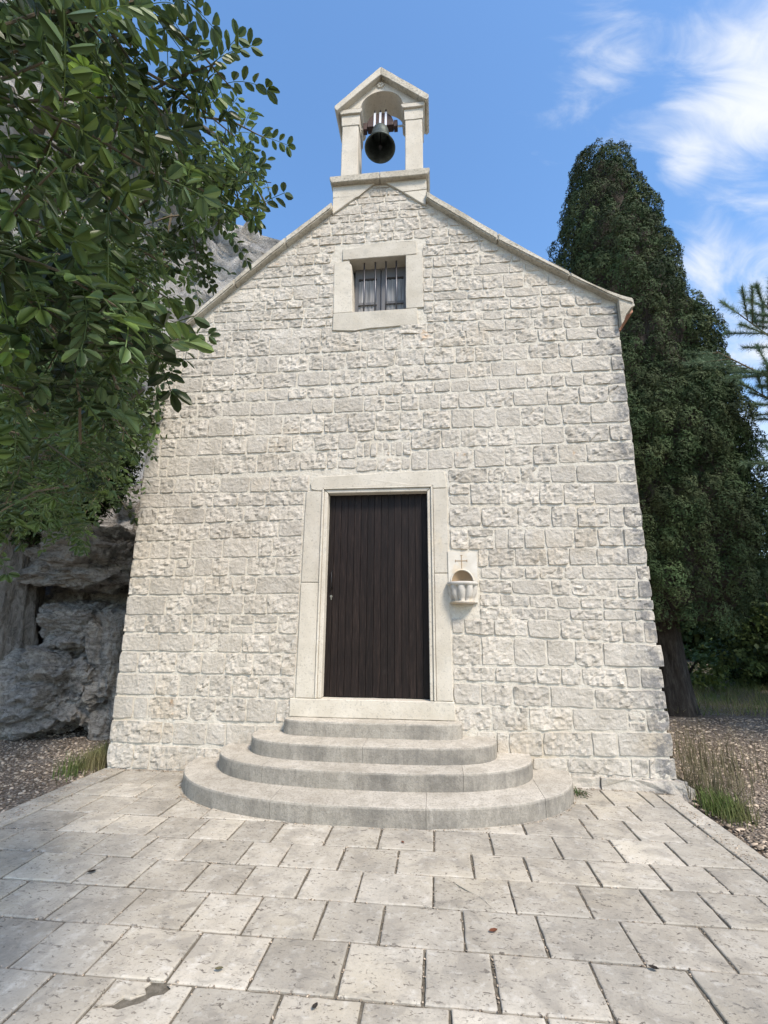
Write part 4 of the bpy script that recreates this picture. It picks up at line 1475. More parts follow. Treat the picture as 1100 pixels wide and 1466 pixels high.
# ------------------------------------------------------------------ cypress
def cypress(loc, H, zcrown, prof, name, label, nclump, lean=(0, 0)):
    root = empty(name, loc, label, 'tree')
    ox, oy, oz = loc

    def rad(t):                                   # t: 0 bottom of crown .. 1 top
        for (a, ra_), (b, rb) in zip(prof[:-1], prof[1:]):
            if t <= b:
                return ra_ + (rb - ra_) * (t - a) / (b - a)
        return prof[-1][1]
    C_, Rr, Tt = [], [], []
    k = 0
    tries = 0
    while k < nclump and tries < 60000:
        tries += 1
        t = random.random()
        r = rad(t)
        if random.random() > r / max(p[1] for p in prof) + 0.05:
            continue
        a = random.uniform(0, 2 * PI)
        bulge = 1 + 0.22 * noise.noise(Vector((math.cos(a) * 1.5, math.sin(a) * 1.5, t * 9)))
        rr = r * bulge * random.uniform(0.88, 1.07)
        p_ = (ox - 0.08 + lean[0] * t + rr * math.cos(a), oy + lean[1] * t + rr * math.sin(a), oz + zcrown + t * (H - zcrown))
        if any((p_[0] - q_[0]) ** 2 + (p_[1] - q_[1]) ** 2 + 0.55 * (p_[2] - q_[2]) ** 2 < 0.27 ** 2 for q_ in C_):
            continue
        C_.append(p_)
        Rr.append(random.uniform(0.20, 0.29))
        Tt.append(min(1, max(0, random.gauss(0.45, 0.2))))
        k += 1
    C_ = np.array(C_)
    Rr = np.array(Rr)
    per = 680
    n = len(C_) * per
    idx = np.repeat(np.arange(len(C_)), per)
    U = unit(n)
    axis = np.stack([C_[:, 0] - ox, C_[:, 1] - oy, np.zeros(len(C_))], 1)
    axis /= np.linalg.norm(axis, axis=1)[:, None] + 1e-9
    # only the outward part of every clump carries leaves
    U += axis[idx] * 0.7 + np.array([0, 0, 0.35])
    U /= np.linalg.norm(U, axis=1)[:, None]
    ph = rng.uniform(0, 6, (len(C_), 3))
    lump = 1 + 0.16 * np.sin(U[:, 0] * 6 + ph[idx, 0]) * np.sin(U[:, 1] * 6 + ph[idx, 1]) * np.sin(U[:, 2] * 6 + ph[idx, 2]) * 2
    P = C_[idx] + U * (Rr[idx] * lump * rng.uniform(0.90, 1.02, n))[:, None] * np.array([0.9, 0.9, 1.25])
    V, Fq = quads_cloud(P, U + np.array([0, 0, 0.1]), 0.020, 2.6, 0.4)
    tt = np.repeat(np.array(Tt)[idx] + rng.normal(0, 0.12, n), 4)
    mesh_np('crown', V, Fq, MAT['cypress'], root, tint=np.clip(tt, 0, 1))
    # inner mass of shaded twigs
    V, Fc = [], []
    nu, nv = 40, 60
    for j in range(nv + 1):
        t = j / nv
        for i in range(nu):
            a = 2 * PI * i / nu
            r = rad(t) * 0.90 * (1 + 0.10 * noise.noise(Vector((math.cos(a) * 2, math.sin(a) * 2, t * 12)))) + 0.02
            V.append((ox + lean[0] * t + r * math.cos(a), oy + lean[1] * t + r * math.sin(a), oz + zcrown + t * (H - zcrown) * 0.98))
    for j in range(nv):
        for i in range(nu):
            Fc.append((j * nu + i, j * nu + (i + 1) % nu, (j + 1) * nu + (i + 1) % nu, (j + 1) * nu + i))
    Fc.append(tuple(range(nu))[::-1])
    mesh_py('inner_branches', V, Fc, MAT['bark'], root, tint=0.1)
    # trunk
    bm = bmesh.new()
    nseg = 16
    rings = []
    tr0 = 0.29
    for j in range(nseg + 1):
        t = j / nseg
        z = oz - 0.25 + t * (zcrown + 2.0)
        r = tr0 * (1 - 0.25 * t) + 0.16 * math.exp(-t * 9)
        ring = []
        for i in range(24):
            a = 2 * PI * i / 24
            rr = r * (1 + 0.10 * math.cos(a * 5 + t * 2) + 0.07 * noise.noise(Vector((math.cos(a) * 2, math.sin(a) * 2, t * 4))))
            ring.append(bm.verts.new((ox - 0.12 * t + rr * math.cos(a), oy + rr * math.sin(a), z)))
        rings.append(ring)
    for j in range(nseg):
        for i in range(24):
            bm.faces.new((rings[j][i], rings[j][(i + 1) % 24], rings[j + 1][(i + 1) % 24], rings[j + 1][i]))
    bm_obj('trunk', bm, MAT['bark'], root, smooth=True)
    for k in range(7):
        a = random.uniform(0, 2 * PI)
        z = zcrown + random.uniform(-0.1, 0.5)
        bm = bmesh.new()
        tube(bm, [(ox, oy, z), (ox + 0.7 * math.cos(a), oy + 0.7 * math.sin(a), z + 0.35), (ox + 1.5 * math.cos(a), oy + 1.5 * math.sin(a), z + 1.3)], [0.09, 0.06, 0.03], 7)
        bm_obj('limb', bm, MAT['bark'], root, smooth=True)
    return root


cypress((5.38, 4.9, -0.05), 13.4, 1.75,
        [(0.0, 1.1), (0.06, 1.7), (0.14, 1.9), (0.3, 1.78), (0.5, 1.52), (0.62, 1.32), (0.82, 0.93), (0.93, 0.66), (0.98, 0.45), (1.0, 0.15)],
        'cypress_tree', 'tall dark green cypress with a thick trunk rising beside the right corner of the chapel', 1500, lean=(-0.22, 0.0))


# ------------------------------------------------------------------ generic leafy clouds
def leaf_cloud(name, ellipsoids, per_m3, size, mat, parent=None, clump=0.16, aspect=1.6, tbase=0.5, up=0.4):
    Vs, Fs, Ts = [], [], []
    off = 0
    for (c, r) in ellipsoids:
        c = np.array(c)
        r = np.array(r)
        vol = 4.19 * r[0] * r[1] * r[2]
        ncl = max(4, int(vol * per_m3))
        U = unit(ncl) * (rng.uniform(0.3, 1.0, ncl) ** 0.45)[:, None]
        CC = c + U * r
        rad = clump * rng.uniform(0.6, 1.4, ncl)
        tc_ = np.clip(rng.normal(tbase, 0.18, ncl), 0, 1)
        per = 26
        idx = np.repeat(np.arange(ncl), per)
        Q = unit(len(idx))
        P = CC[idx] + Q * (rad[idx] * rng.uniform(0.4, 1.0, len(idx)))[:, None]
        Nn = Q * 0.6 + np.array([0, 0, up])
        V, Fq = quads_cloud(P, Nn, size, aspect, 0.5)
        Vs.append(V)
        Fs.append(Fq + off)
        Ts.append(np.repeat(np.clip(tc_[idx] + rng.normal(0, 0.12, len(idx)), 0, 1), 4))
        off += len(V)
    return mesh_np(name, np.concatenate(Vs), np.concatenate(Fs), mat, parent, tint=np.concatenate(Ts))


# --- pines at the right edge: branches with needle tufts
def pine_branchy(root, specs, needle=0.125, nper=420):
    P, D = [], []
    for (p0, p1, r0, nside) in specs:
        p0, p1 = Vector(p0), Vector(p1)
        bm = bmesh.new()
        mid = p0.lerp(p1, 0.5) + Vector((0, 0, -0.08))
        tube(bm, [p0, mid, p1], [r0, r0 * 0.7, r0 * 0.3], 6)
        for k in range(nside):
            t = 0.25 + 0.75 * (k + 0.5) / nside
            b = p0.lerp(p1, t)
            dirn = (p1 - p0).normalized()
            s_ = Vector(rng.normal(0, 1, 3))
            s_ = (s_ - dirn * s_.dot(dirn)).normalized()
            tip = b + (dirn * 0.6 + s_ * 0.7 + Vector((0, 0, 0.25))).normalized() * random.uniform(0.35, 0.8)
            tube(bm, [b, tip], [r0 * 0.35, r0 * 0.15], 5)
            for q_ in range(nper):
                u = random.random() ** 0.6
                P.append(tuple(b.lerp(tip, u)))
                dd = (tip - b).normalized() * 0.7 + Vector(rng.normal(0, 0.5, 3))
                D.append(tuple(dd))
        bm_obj('branch', bm, MAT['twig'], root, smooth=True)
    V, Fq = blades(np.array(P), np.array(D), needle, 0.0075)
    mesh_np('needles', V, Fq, MAT['pine'], root, tint=np.repeat(rng.uniform(0.1, 1, len(P)), 3))


pine = empty('pine_tree', (8.6, 3.2, -0.05), 'loose blue green pine whose thin branches reach in from the right edge, beside the cypress', 'tree', 'pines around the chapel')
bm = bmesh.new()
tube(bm, [(8.6, 3.2, -0.2), (8.45, 3.2, 2.5), (8.6, 3.15, 5.2), (8.3, 3.1, 8.0)], [0.16, 0.13, 0.09, 0.03], 10)
bm_obj('trunk', bm, MAT['bark'], pine, smooth=True)
pine_branchy(pine, [((8.5, 3.2, 4.6), (6.5, 2.95, 5.75), 0.03, 16), ((8.6, 3.1, 5.0), (6.0, 3.0, 6.6), 0.03, 18), ((8.5, 3.2, 5.6), (6.6, 3.1, 7.4), 0.03, 18),
                    ((8.4, 3.2, 6.0), (7.0, 3.1, 7.7), 0.03, 14), ((8.5, 3.2, 5.0), (6.6, 2.9, 6.1), 0.03, 16),
                    ((8.5, 3.2, 3.2), (6.55, 3.0, 4.45), 0.03, 9), ((8.5, 3.1, 2.8), (6.9, 2.9, 3.9), 0.03, 8), ((8.5, 3.3, 3.9), (7.0, 3.2, 4.9), 0.03, 7)])

# --- shrubs and wood behind on the right
shr = [((8.6, 6.5, 1.9), (1.5, 1.2, 0.95), 'large dark shrub with drooping branches right of the cypress trunk', 'shrub', 0.32),
       ((10.8, 9.5, 1.6), (2.2, 1.8, 2.0), 'broad dark green shrub behind the cypress at the right edge', 'shrub', 0.35),
       ((7.1, 8.6, 0.45), (1.3, 0.9, 0.65), 'low sunlit yellowish green bush in the clearing behind the cypress trunk', 'shrub', 0.85),
       ((5.4, 9.0, 0.7), (1.3, 1.0, 0.95), 'mid green bush glimpsed between the chapel corner and the cypress trunk', 'shrub', 0.6)]
for c, r, lab, cat, tb in shr:
    rt_ = empty('shrub', (c[0], c[1], -0.05), lab, cat, 'shrubs behind the cypress')
    leaf_cloud('foliage', [(c, r), ((c[0] - r[0] * .5, c[1] - .3, c[2] * .6), (r[0] * .6, r[1] * .6, r[2] * .55))], 34, 0.075, MAT['shrub'], rt_, clump=0.22, tbase=tb)
    bm = bmesh.new()
    for k in range(4):
        a = random.uniform(0, 6.28)
        tube(bm, [(c[0], c[1], -0.1), (c[0] + 0.3 * r[0] * math.cos(a), c[1] + 0.3 * math.sin(a), c[2] * 0.7), (c[0] + 0.8 * r[0] * math.cos(a), c[1] + 0.7 * math.sin(a), c[2] + r[2] * 0.6)], [0.07, 0.045, 0.015], 6)
    bm_obj('stem', bm, MAT['bark'], rt_, smooth=True)
ell = []
for k in range(34):
    x = -4 + k * 1.3 + random.uniform(-.5, .5)
    y = random.uniform(17, 23)
    h = random.uniform(2.2, 4.6)
    ell.append(((x, y, h * 0.5), (1.9, 1.5, h * 0.55)))
wood = leaf_cloud('distant_wood', ell, 4.5, 0.24, MAT['shrub'], None, clump=0.6, tbase=0.45)
tag(wood, 'dark mixed wood closing the view behind the chapel on the right', 'wood', kind='stuff')

# --- meadow grass behind and grass tufts
def grass(name, pts_fn, n, length, width, mat, lean=0.35, **kw):
    P = np.array([pts_fn() for _ in range(n)])
    D = rng.normal(0, lean, (n, 3)) + np.array([0, 0, 1.0])
    V, Fq = blades(P, D, length, width)
    # bend: split every blade into two segments is not needed at this size
    o = mesh_np(name, V, Fq, mat, None, tint=np.repeat(np.clip(rng.normal(0.5, 0.25, n), 0, 1), 3))
    tag(o, **kw)
    return o


grass('meadow_grass', lambda: (random.uniform(3.4, 14), random.uniform(4.6, 16) ** 1.0, -0.04), 20000, 0.26, 0.014, MAT['meadow'],
      label='long wild grass under the trees on the right', cat='grass', kind='stuff')


def tuft_pts(cx, cy, sx_, sy_):
    return lambda: (random.gauss(cx, sx_), random.gauss(cy, sy_), -0.05)


def tuft(cx, cy, sx_, sy_, n, length, mat, label, lean=0.4):
    P = np.array([tuft_pts(cx, cy, sx_, sy_)() for _ in range(n)])
    P[:, 0] = np.where(P[:, 0] < 3.10, 3.10 + rng.uniform(0, 0.1, n), P[:, 0]) if cx > 0 else np.minimum(P[:, 0], -3.08)
    # curved blades of three segments
    L = length * rng.uniform(0.5, 1.3, n)
    A = rng.uniform(0, 2 * PI, n)
    bend = rng.uniform(0.1, 0.9, n)
    w = 0.0045
    Vs, Fs = [], []
    prev = None
    for s_ in range(5):
        t = s_ / 4
        hor = bend * t * t * L * 0.8
        c_ = P + np.stack([np.cos(A) * hor, np.sin(A) * hor, L * t * (1 - 0.25 * bend * t)], 1)
        sd_ = np.stack([-np.sin(A), np.cos(A), np.zeros(n)], 1) * (w * (1 - t * 0.85))
        Vs.append(c_ - sd_)
        Vs.append(c_ + sd_)
    Vall = np.stack(Vs, 1).reshape(-1, 3)
    b = np.arange(n) * 10
    for s_ in range(4):
        Fs.append(np.stack([b + 2 * s_, b + 2 * s_ + 1, b + 2 * s_ + 3, b + 2 * s_ + 2], 1))
    o = mesh_np('grass_tuft', Vall, np.concatenate(Fs), mat, None, tint=np.repeat(np.clip(rng.normal(0.5, 0.25, n), 0, 1), 10))
    tag(o, label, 'grass', 'grass tufts along the foot of the chapel', 'stuff')
    return o


tuft(3.38, 0.05, 0.15, 0.28, 230, 0.34, MAT['drygrass'], 'tall dry grass tuft growing against the right foot of the chapel wall')
tuft(3.30, -0.40, 0.08, 0.14, 600, 0.16, MAT['meadow'], 'short green tuft at the right end of the plinth stone by the paving')
tuft(3.9, 1.0, 0.3, 0.5, 240, 0.45, MAT['drygrass'], 'sparse dry grass stalks in front of the cypress trunk')
tuft(-3.32, 0.30, 0.11, 0.25, 900, 0.20, MAT['meadow'], 'dark green tuft at the left foot of the chapel wall')

# unseen pines added beyond the right edge to cast shade over the clearing
for (x, y, h) in ((12.0, 3.6, 9.5), (11.5, -1.5, 9.0)):
    pr_ = empty('pine_tree', (x, y, -0.05), {9.6: 'broad unseen pine added for its shade nearest the paving, outside the right edge', 12.0: 'taller unseen pine added for its shade farther back, outside the right edge', 11.5: 'unseen pine added for its shade closest to the viewer, outside the right edge'}[x], 'tree', 'pines around the chapel')
    leaf_cloud('crown', [((x, y, h), (2.2, 2.0, 1.9)), ((x - 0.8, y + 0.8, h - 2.0), (1.7, 1.6, 1.2))], 5, 0.14, MAT['pine'], pr_, clump=0.45, aspect=3.0)
    bm = bmesh.new()
    tube(bm, [(x, y, -0.2), (x + 0.15, y, h * 0.5), (x, y, h + 0.8)], [0.24, 0.18, 0.06], 10)
    bm_obj('trunk', bm, MAT['bark'], pr_, smooth=True)

# ------------------------------------------------------------------ pebbles and litter
def pebbles(name, fn, n, s0, s1, mat, flat, label, cat):
    ico = bmesh.new()
    bmesh.ops.create_icosphere(ico, subdivisions=1, radius=1)
    bv = np.array([v.co[:] for v in ico.verts])
    bf = np.array([[v.index for v in f.verts] for f in ico.faces])
    ico.free()
    nb = len(bv)
    P = np.array([fn() for _ in range(n)])
    S = rng.uniform(0, 1, n) ** 2.2 * (s1 - s0) + s0
    A = rng.uniform(0, 2 * PI, n)
    sc = np.stack([S * rng.uniform(0.7, 1.4, n), S * rng.uniform(0.6, 1.1, n), S * rng.uniform(flat * 0.6, flat, n)], 1)
    W = bv[None] * (1 + rng.uniform(-0.28, 0.28, (n, nb))[:, :, None]) * sc[:, None, :]
    tl = rng.normal(0, 0.25, n)
    W[:, :, 2] += W[:, :, 0] * tl[:, None]
    ca, sa = np.cos(A)[:, None], np.sin(A)[:, None]
    X = W[:, :, 0] * ca - W[:, :, 1] * sa + P[:, 0:1]
    Y = W[:, :, 0] * sa + W[:, :, 1] * ca + P[:, 1:2]
    Z = W[:, :, 2] + P[:, 2:3] + (S * flat * 0.35)[:, None]
    V = np.stack([X, Y, Z], 2).reshape(-1, 3)
    Fq = (bf[None] + (np.arange(n) * nb)[:, None, None]).reshape(-1, 3)
    o = mesh_np(name, V, Fq, mat, None, tint=np.repeat(rng.uniform(0, 1, n), nb))
    tag(o, label, cat, kind='stuff')


def left_pt():
    while True:
        x = -3.1 - random.random() ** 1.2 * 4.5
        y = random.uniform(-2.6, 3.2)
        return (x, y, ground_z(x, y))


def right_pt():
    x = 3.08 + random.random() ** 1.1 * 4.5
    y = random.uniform(-2.2, 4.5)
    return (x, y, ground_z(x, y))


pebbles('gravel', left_pt, 8000, 0.004, 0.026, MAT['pebble'], 0.7, 'pale stony gravel left of the paving', 'gravel')
pebbles('ground_litter', left_pt, 11000, 0.006, 0.028, MAT['litter'], 0.3, 'dry brown leaf litter among the gravel left of the paving', 'leaf litter')
pebbles('leaf_litter', right_pt, 12000, 0.008, 0.034, MAT['litter'], 0.35, 'dry leaf and stone litter right of the paving', 'leaf litter')


# ------------------------------------------------------------------ rocks on the left
def boulder(name, c, r, seed, label, sub=6, amp=0.38, cat='rock', group=None, mat='rock', parent=None):
    bm = bmesh.new()
    bmesh.ops.create_icosphere(bm, subdivisions=sub, radius=1)
    off = Vector((seed * 3.1, seed * 1.7, seed * 0.9))
    for v in bm.verts:
        p = v.co.copy()
        # flatten into blocky planes
        q_ = Vector((math.copysign(abs(p.x) ** 0.75, p.x), math.copysign(abs(p.y) ** 0.75, p.y), math.copysign(abs(p.z) ** 0.8, p.z)))
        d = amp * (noise.fractal(p * 1.1 + off, 0.8, 2.1, 4) + 0.45 * noise.ridged_multi_fractal(p * 1.6 + off, 0.9, 2.1, 4, 1.0, 2.0) - 0.4)
        cell = noise.cell(p * 2.3 + off)
        d += 0.05 * (cell - 0.5)
        d += 0.05 * noise.ridged_multi_fractal(p * 5.5 + off, 0.9, 2.1, 4, 1.0, 2.0) - 0.05 + 0.03 * noise.fractal(Vector((p.x * 4, p.y * 4, p.z * 14)) + off, 0.8, 2.0, 3)
        q_ *= (1 + d)
        v.co = Vector((c[0] + q_.x * r[0], c[1] + q_.y * r[1], c[2] + q_.z * r[2]))
    o = bm_obj(name, bm, MAT[mat], parent, smooth=False, recalc=False)
    if label:
        tag(o, label, cat, group or 'boulders left of the chapel')
    return o


boulder('boulder', (-4.95, 1.9, 2.66), (0.92, 0.85, 0.52), 1, 'grey overhanging boulder above the dark hollow, left of the chapel', amp=0.32)
boulder('boulder', (-4.85, 1.9, 1.52), (0.68, 0.6, 0.44), 2, 'rounded grey boulder with a brownish top just below the dark hollow')
boulder('boulder', (-5.15, 1.8, 0.62), (0.85, 0.7, 0.60), 3, 'large fissured grey boulder resting on the ground between trunk and chapel')
boulder('boulder', (-4.15, 1.75, 0.85), (0.42, 0.5, 0.85), 4, 'dark tall boulder close beside the left wall of the chapel')
boulder('boulder', (-4.05, 2.6, 3.3), (0.62, 0.6, 1.35), 5, 'smooth bluish grey rock face standing against the left chapel wall', amp=0.18)
boulder('boulder', (-6.1, 1.75, 0.12), (0.95, 0.55, 0.42), 6, 'low pale boulder at the foot of the thick trunk', amp=0.3)
boulder('boulder', (-5.0, 2.95, 2.05), (1.1, 0.55, 0.8), 11, 'brownish rock at the back of the dark hollow under the overhanging boulder')
boulder('boulder', (-5.85, 2.7, 1.5), (0.6, 0.5, 1.0), 12, 'dark upright rock in the gap between the thick trunk and the round boulder')
boulder('boulder', (-4.05, 2.2, 1.9), (0.28, 0.4, 0.6), 8, 'ochre stained rock wedged between the round boulder and the chapel', amp=0.25)
bm = bmesh.new()
# rock bank behind the boulders
nxr, nzr = 60, 40
V, Fc = [], []
for j in range(nzr + 1):
    for i in range(nxr + 1):
        x = -12 + 8.4 * i / nxr
        z = -0.3 + 5.0 * j / nzr
        y = 3.1 + 0.25 * z + 0.55 * noise.fractal(Vector((x * 0.7, 2, z * 0.8)), 0.8, 2.0, 5) + 0.3 * noise.ridged_multi_fractal(Vector((x, 5, z * 1.3)), 0.9, 2.1, 4, 1, 2)
        V.append((x, y, z))
for j in range(nzr):
    for i in range(nxr):
        a = j * (nxr + 1) + i
        Fc.append((a, a + 1, a + nxr + 2, a + nxr + 1))
o = mesh_py('rock_bank', V, Fc, MAT['rock'], smooth=True)
tag(o, kind='structure')

# cliff / mountainside behind
nxr, nzr = 130, 110
V, Fc = [], []
for j in range(nzr + 1):
    v = j / nzr
    for i in range(nxr + 1):
        u = i / nxr
        x = -46 + 45.5 * u
        ridge = np.interp(x, [-46, -18, -10, -6.6, -5.4, -4.0, -2.5, -0.5], [44, 30, 21.0, 17.3, 16.4, 15.4, 13.0, 5.0])
        ridge += 0.35 * noise.fractal(Vector((x * 0.8, 0, 7)), 0.8, 2.1, 4)
        z = -0.5 + ridge * v
        y = 8.0 + 0.38 * z * 0 + (1 - v) * 0.5 + 1.2 * noise.fractal(Vector((x * 0.22, 4, z * 0.2)), 0.75, 2.1, 6) + 0.7 * noise.ridged_multi_fractal(Vector((x * 0.4, 1, z * 0.3)), 0.8, 2.1, 5, 1, 2) - 0.8
        if v > 0.97:
            y += (v - 0.97) * 60
        V.append((x, y, z))
for j in range(nzr):
    for i in range(nxr):
        a = j * (nxr + 1) + i
        Fc.append((a, a + 1, a + nxr + 2, a + nxr + 1))
o = mesh_py('cliff', V, Fc, MAT['cliff'], smooth=True)
tag(o, kind='structure')

# pines standing up on the cliff, seen through the leaves at top left
pt = empty('pine_tree', (-15.5, 8.5, 24), 'pine on top of the cliff seen through the leaves in the top left corner', 'tree', 'pines around the chapel')
leaf_cloud('crown', [((-15.6, 8.5, 26.2), (1.9, 1.5, 2.2)), ((-16.8, 8.8, 25.0), (1.6, 1.4, 1.8)), ((-14.2, 8.7, 24.6), (1.3, 1.2, 1.5))], 10, 0.16, MAT['pine'], pt, clump=0.4, aspect=3.0)
bm = bmesh.new()
tube(bm, [(-15.5, 8.5, 20.5), (-15.5, 8.5, 26.8)], [0.2, 0.06], 8)
bm_obj('trunk', bm, MAT['bark'], pt, smooth=True)

# juniper bush between the carob and the rocks
jn = empty('juniper_bush', (-5.0, 1.4, 0.0), 'dense dark juniper bush over the boulders, left of the chapel', 'bush')
ell = [((-4.9, 1.2, 3.75), (0.75, 0.5, 0.62)), ((-5.5, 1.3, 3.35), (0.7, 0.5, 0.55)), ((-4.45, 1.2, 4.15), (0.45, 0.4, 0.5)), ((-6.2, 1.5, 3.6), (0.8, 0.6, 0.7))]
leaf_cloud('foliage', ell, 300, 0.028, MAT['juniper'], jn, clump=0.11, aspect=3.2)
leaf_cloud('inner_foliage', [(c, (r[0] * .75, r[1] * .75, r[2] * .75)) for c, r in ell], 120, 0.06, MAT['juniper'], jn, clump=0.12, aspect=2.0, tbase=0.2)
bm = bmesh.new()
tube(bm, [(-5.6, 2.6, 3.2), (-5.3, 2.1, 3.3), (-5.0, 1.4, 3.5), (-4.8, 1.3, 4.0)], [0.08, 0.07, 0.05, 0.02], 7)
bm_obj('stem', bm, MAT['bark'], jn, smooth=True)

# ------------------------------------------------------------------ carob tree
carob = empty('carob_tree', (-6.3, 2.1, -0.05), 'carob tree with thick grey trunk and glossy oval leaves hanging over the left side', 'tree')
bm = bmesh.new()
rings = []
NS, NR = 120, 90
for j in range(NR + 1):
    t = j / NR
    z = -0.3 + 4.6 * t
    r = 0.52 + 0.75 * math.exp(-t * 5.5) + 0.10 * t
    ring = []
    for i in range(NS):
        a = 2 * PI * i / NS
        rr = r * (1 + 0.16 * noise.fractal(Vector((math.cos(a) * 1.3 + 0.8 * t, math.sin(a) * 1.3, t * 2.2)), 0.8, 2.1, 4) + 0.09 * math.sin(a * 4 + t * 5) * (1 - t * 0.4) + 0.07 * (noise.ridged_multi_fractal(Vector((math.cos(a) * 3 + t * 2, math.sin(a) * 3, t * 3.5)), 0.9, 2.1, 5, 1.0, 2.0) - 1.0))
        ring.append(bm.verts.new((-6.55 + 0.25 * t + rr * math.cos(a), 1.9 - 0.4 * t + rr * math.sin(a) * 0.8, z)))
    rings.append(ring)
for j in range(NR):
    for i in range(NS):
        bm.faces.new((rings[j][i], rings[j][(i + 1) % NS], rings[j + 1][(i + 1) % NS], rings[j + 1][i]))
bm_obj('trunk', bm, MAT['greybark'], carob, smooth=False)
limbs = [
    [(-6.3, 1.5, 3.9), (-4.5, -0.6, 4.4), (-2.6, -2.8, 3.9), (-1.0, -4.2, 3.35), (-0.25, -4.75, 3.1)],
    [(-6.3, 1.5, 3.9), (-4.8, -0.4, 5.4), (-2.4, -2.6, 4.9), (-0.8, -4.0, 4.0), (-0.10, -4.1, 3.5)],
    [(-6.3, 1.5, 3.7), (-4.6, 0.0, 3.7), (-2.8, -1.8, 3.2), (-1.4, -3.1, 2.75), (-0.6, -3.7, 2.65)],
    [(-6.3, 1.5, 4.0), (-4.5, -1.6, 3.4), (-2.2, -3.6, 2.9), (-0.8, -4.5, 2.5)],
    [(-6.3, 1.5, 4.0), (-5.6, 0.8, 6.0), (-4.2, -0.6, 6.8)],
]
for L_ in limbs:
    bm = bmesh.new()
    pts = [Vector(p) for p in L_]
    fine = []
    for a, b in zip(pts[:-1], pts[1:]):
        for k in range(6):
            p = a.lerp(b, k / 6)
            fine.append(p + Vector(noise.noise_vector(p * 1.3)) * 0.10)
    fine.append(pts[-1])
    n = len(fine)
    tube(bm, fine, [0.22 * (1 - i / n) ** 1.5 + 0.007 for i in range(n)], 8)
    bm_obj('limb', bm, MAT['greybark'], carob, smooth=True)


# one compound leaf: a rachis with pairs of oval leaflets
def leaf_template(pairs, length, lw, ll, seed, hang=0.35):
    rs = random.Random(seed)
    V, T = [], []

    def leaflet(base, dirn, nrm_, l, w):
        side = dirn.cross(nrm_).normalized()
        curl = rs.uniform(-0.05, 0.38)
        prof_ = [(0.0, 0.0), (0.22, 0.34), (0.55, 0.5), (0.85, 0.34), (1.0, 0.0)]
        b = len(V)
        for s_ in (-1, 1):
            for u, ww in prof_:
                V.append(base + dirn * (l * u) + side * (s_ * w * ww) + nrm_ * (0.28 * w * ww - curl * l * u * u))
        for s_ in range(2):
            o_ = b + s_ * 5
            T.extend([(b, o_ + 1, b + 4), (o_ + 1, o_ + 2, b + 4), (o_ + 2, o_ + 3, b + 4)])
    pts = [Vector((length * t, 0, -hang * length * t * t)) for t in [i / 5 for i in range(6)]]
    for i in range(5):
        a, c_ = pts[i], pts[i + 1]
        w = 0.0011
        b = len(V)
        V.extend([a + Vector((0, w, 0)), a - Vector((0, w, 0)), c_ - Vector((0, w, 0)), c_ + Vector((0, w, 0)), a + Vector((0, 0, w * 1.5)), c_ + Vector((0, 0, w * 1.5))])
        T.extend([(b, b + 1, b + 2), (b, b + 2, b + 3), (b, b + 3, b + 5), (b, b + 5, b + 4)])
    for k in range(pairs):
        t = 0.18 + 0.80 * k / max(1, pairs - 1)
        p = Vector((length * t, 0, -hang * length * t * t))
        for s_ in (-1, 1):
            ang = rs.uniform(0.85, 1.25)
            d = Vector((math.cos(ang), s_ * math.sin(ang), rs.uniform(-0.35, 0.1))).normalized()
            nn = Vector((rs.uniform(-.7, .7), rs.uniform(-.7, .7), 1))
            nn = (nn - d * nn.dot(d)).normalized()
            leaflet(p + Vector((0, s_ * 0.003, 0)), d, nn, ll * rs.uniform(0.85, 1.1) * (0.85 if k == 0 else 1), lw * rs.uniform(0.85, 1.1))
    if rs.random() < 0.6:
        d = Vector((1, 0, -0.5)).normalized()
        leaflet(pts[-1], d, Vector((0.45, 0, 0.9)).normalized(), ll, lw)
    return np.array([v[:] for v in V]), np.array(T)


TEMPL = [leaf_template(p, L0, w_, l_, s_, h_) for s_, (p, L0, h_, w_, l_) in enumerate([(5, 0.14, 0.3, .024, .042), (4, 0.12, 0.5, .026, .044), (5, 0.15, 0.15, .021, .038), (4, 0.11, 0.6, .022, .034), (6, 0.16, 0.4, .020, .036), (3, 0.09, 0.3, .025, .043), (4, 0.10, 0.8, .018, .030), (5, 0.12, 0.9, .022, .040), (3, 0.10, 0.1, .019, .034)])]
TMESH = []
for tv, tf in TEMPL:
    me = bpy.data.meshes.new('leaf')
    me.from_pydata([tuple(v) for v in tv], [], [tuple(int(i) for i in f) for f in tf])
    for p_ in me.polygons:
        p_.use_smooth = True
    me.update()
    TMESH.append(me)
LEAFMESH = {}


def leaf_obj(k, tq, M4, mat='carob'):
    key = (k, tq, mat)
    if key not in LEAFMESH:
        me = TMESH[k].copy()
        me.name = 'leaf'
        add_tint(me, tq / 5)
        me.materials.append(MAT[mat])
        LEAFMESH[key] = me
    o = bpy.data.objects.new('leaf', LEAFMESH[key])
    link(o, carob)
    o.matrix_parent_inverse = Matrix.Translation(-carob.location)
    o.matrix_basis = M4
    return o


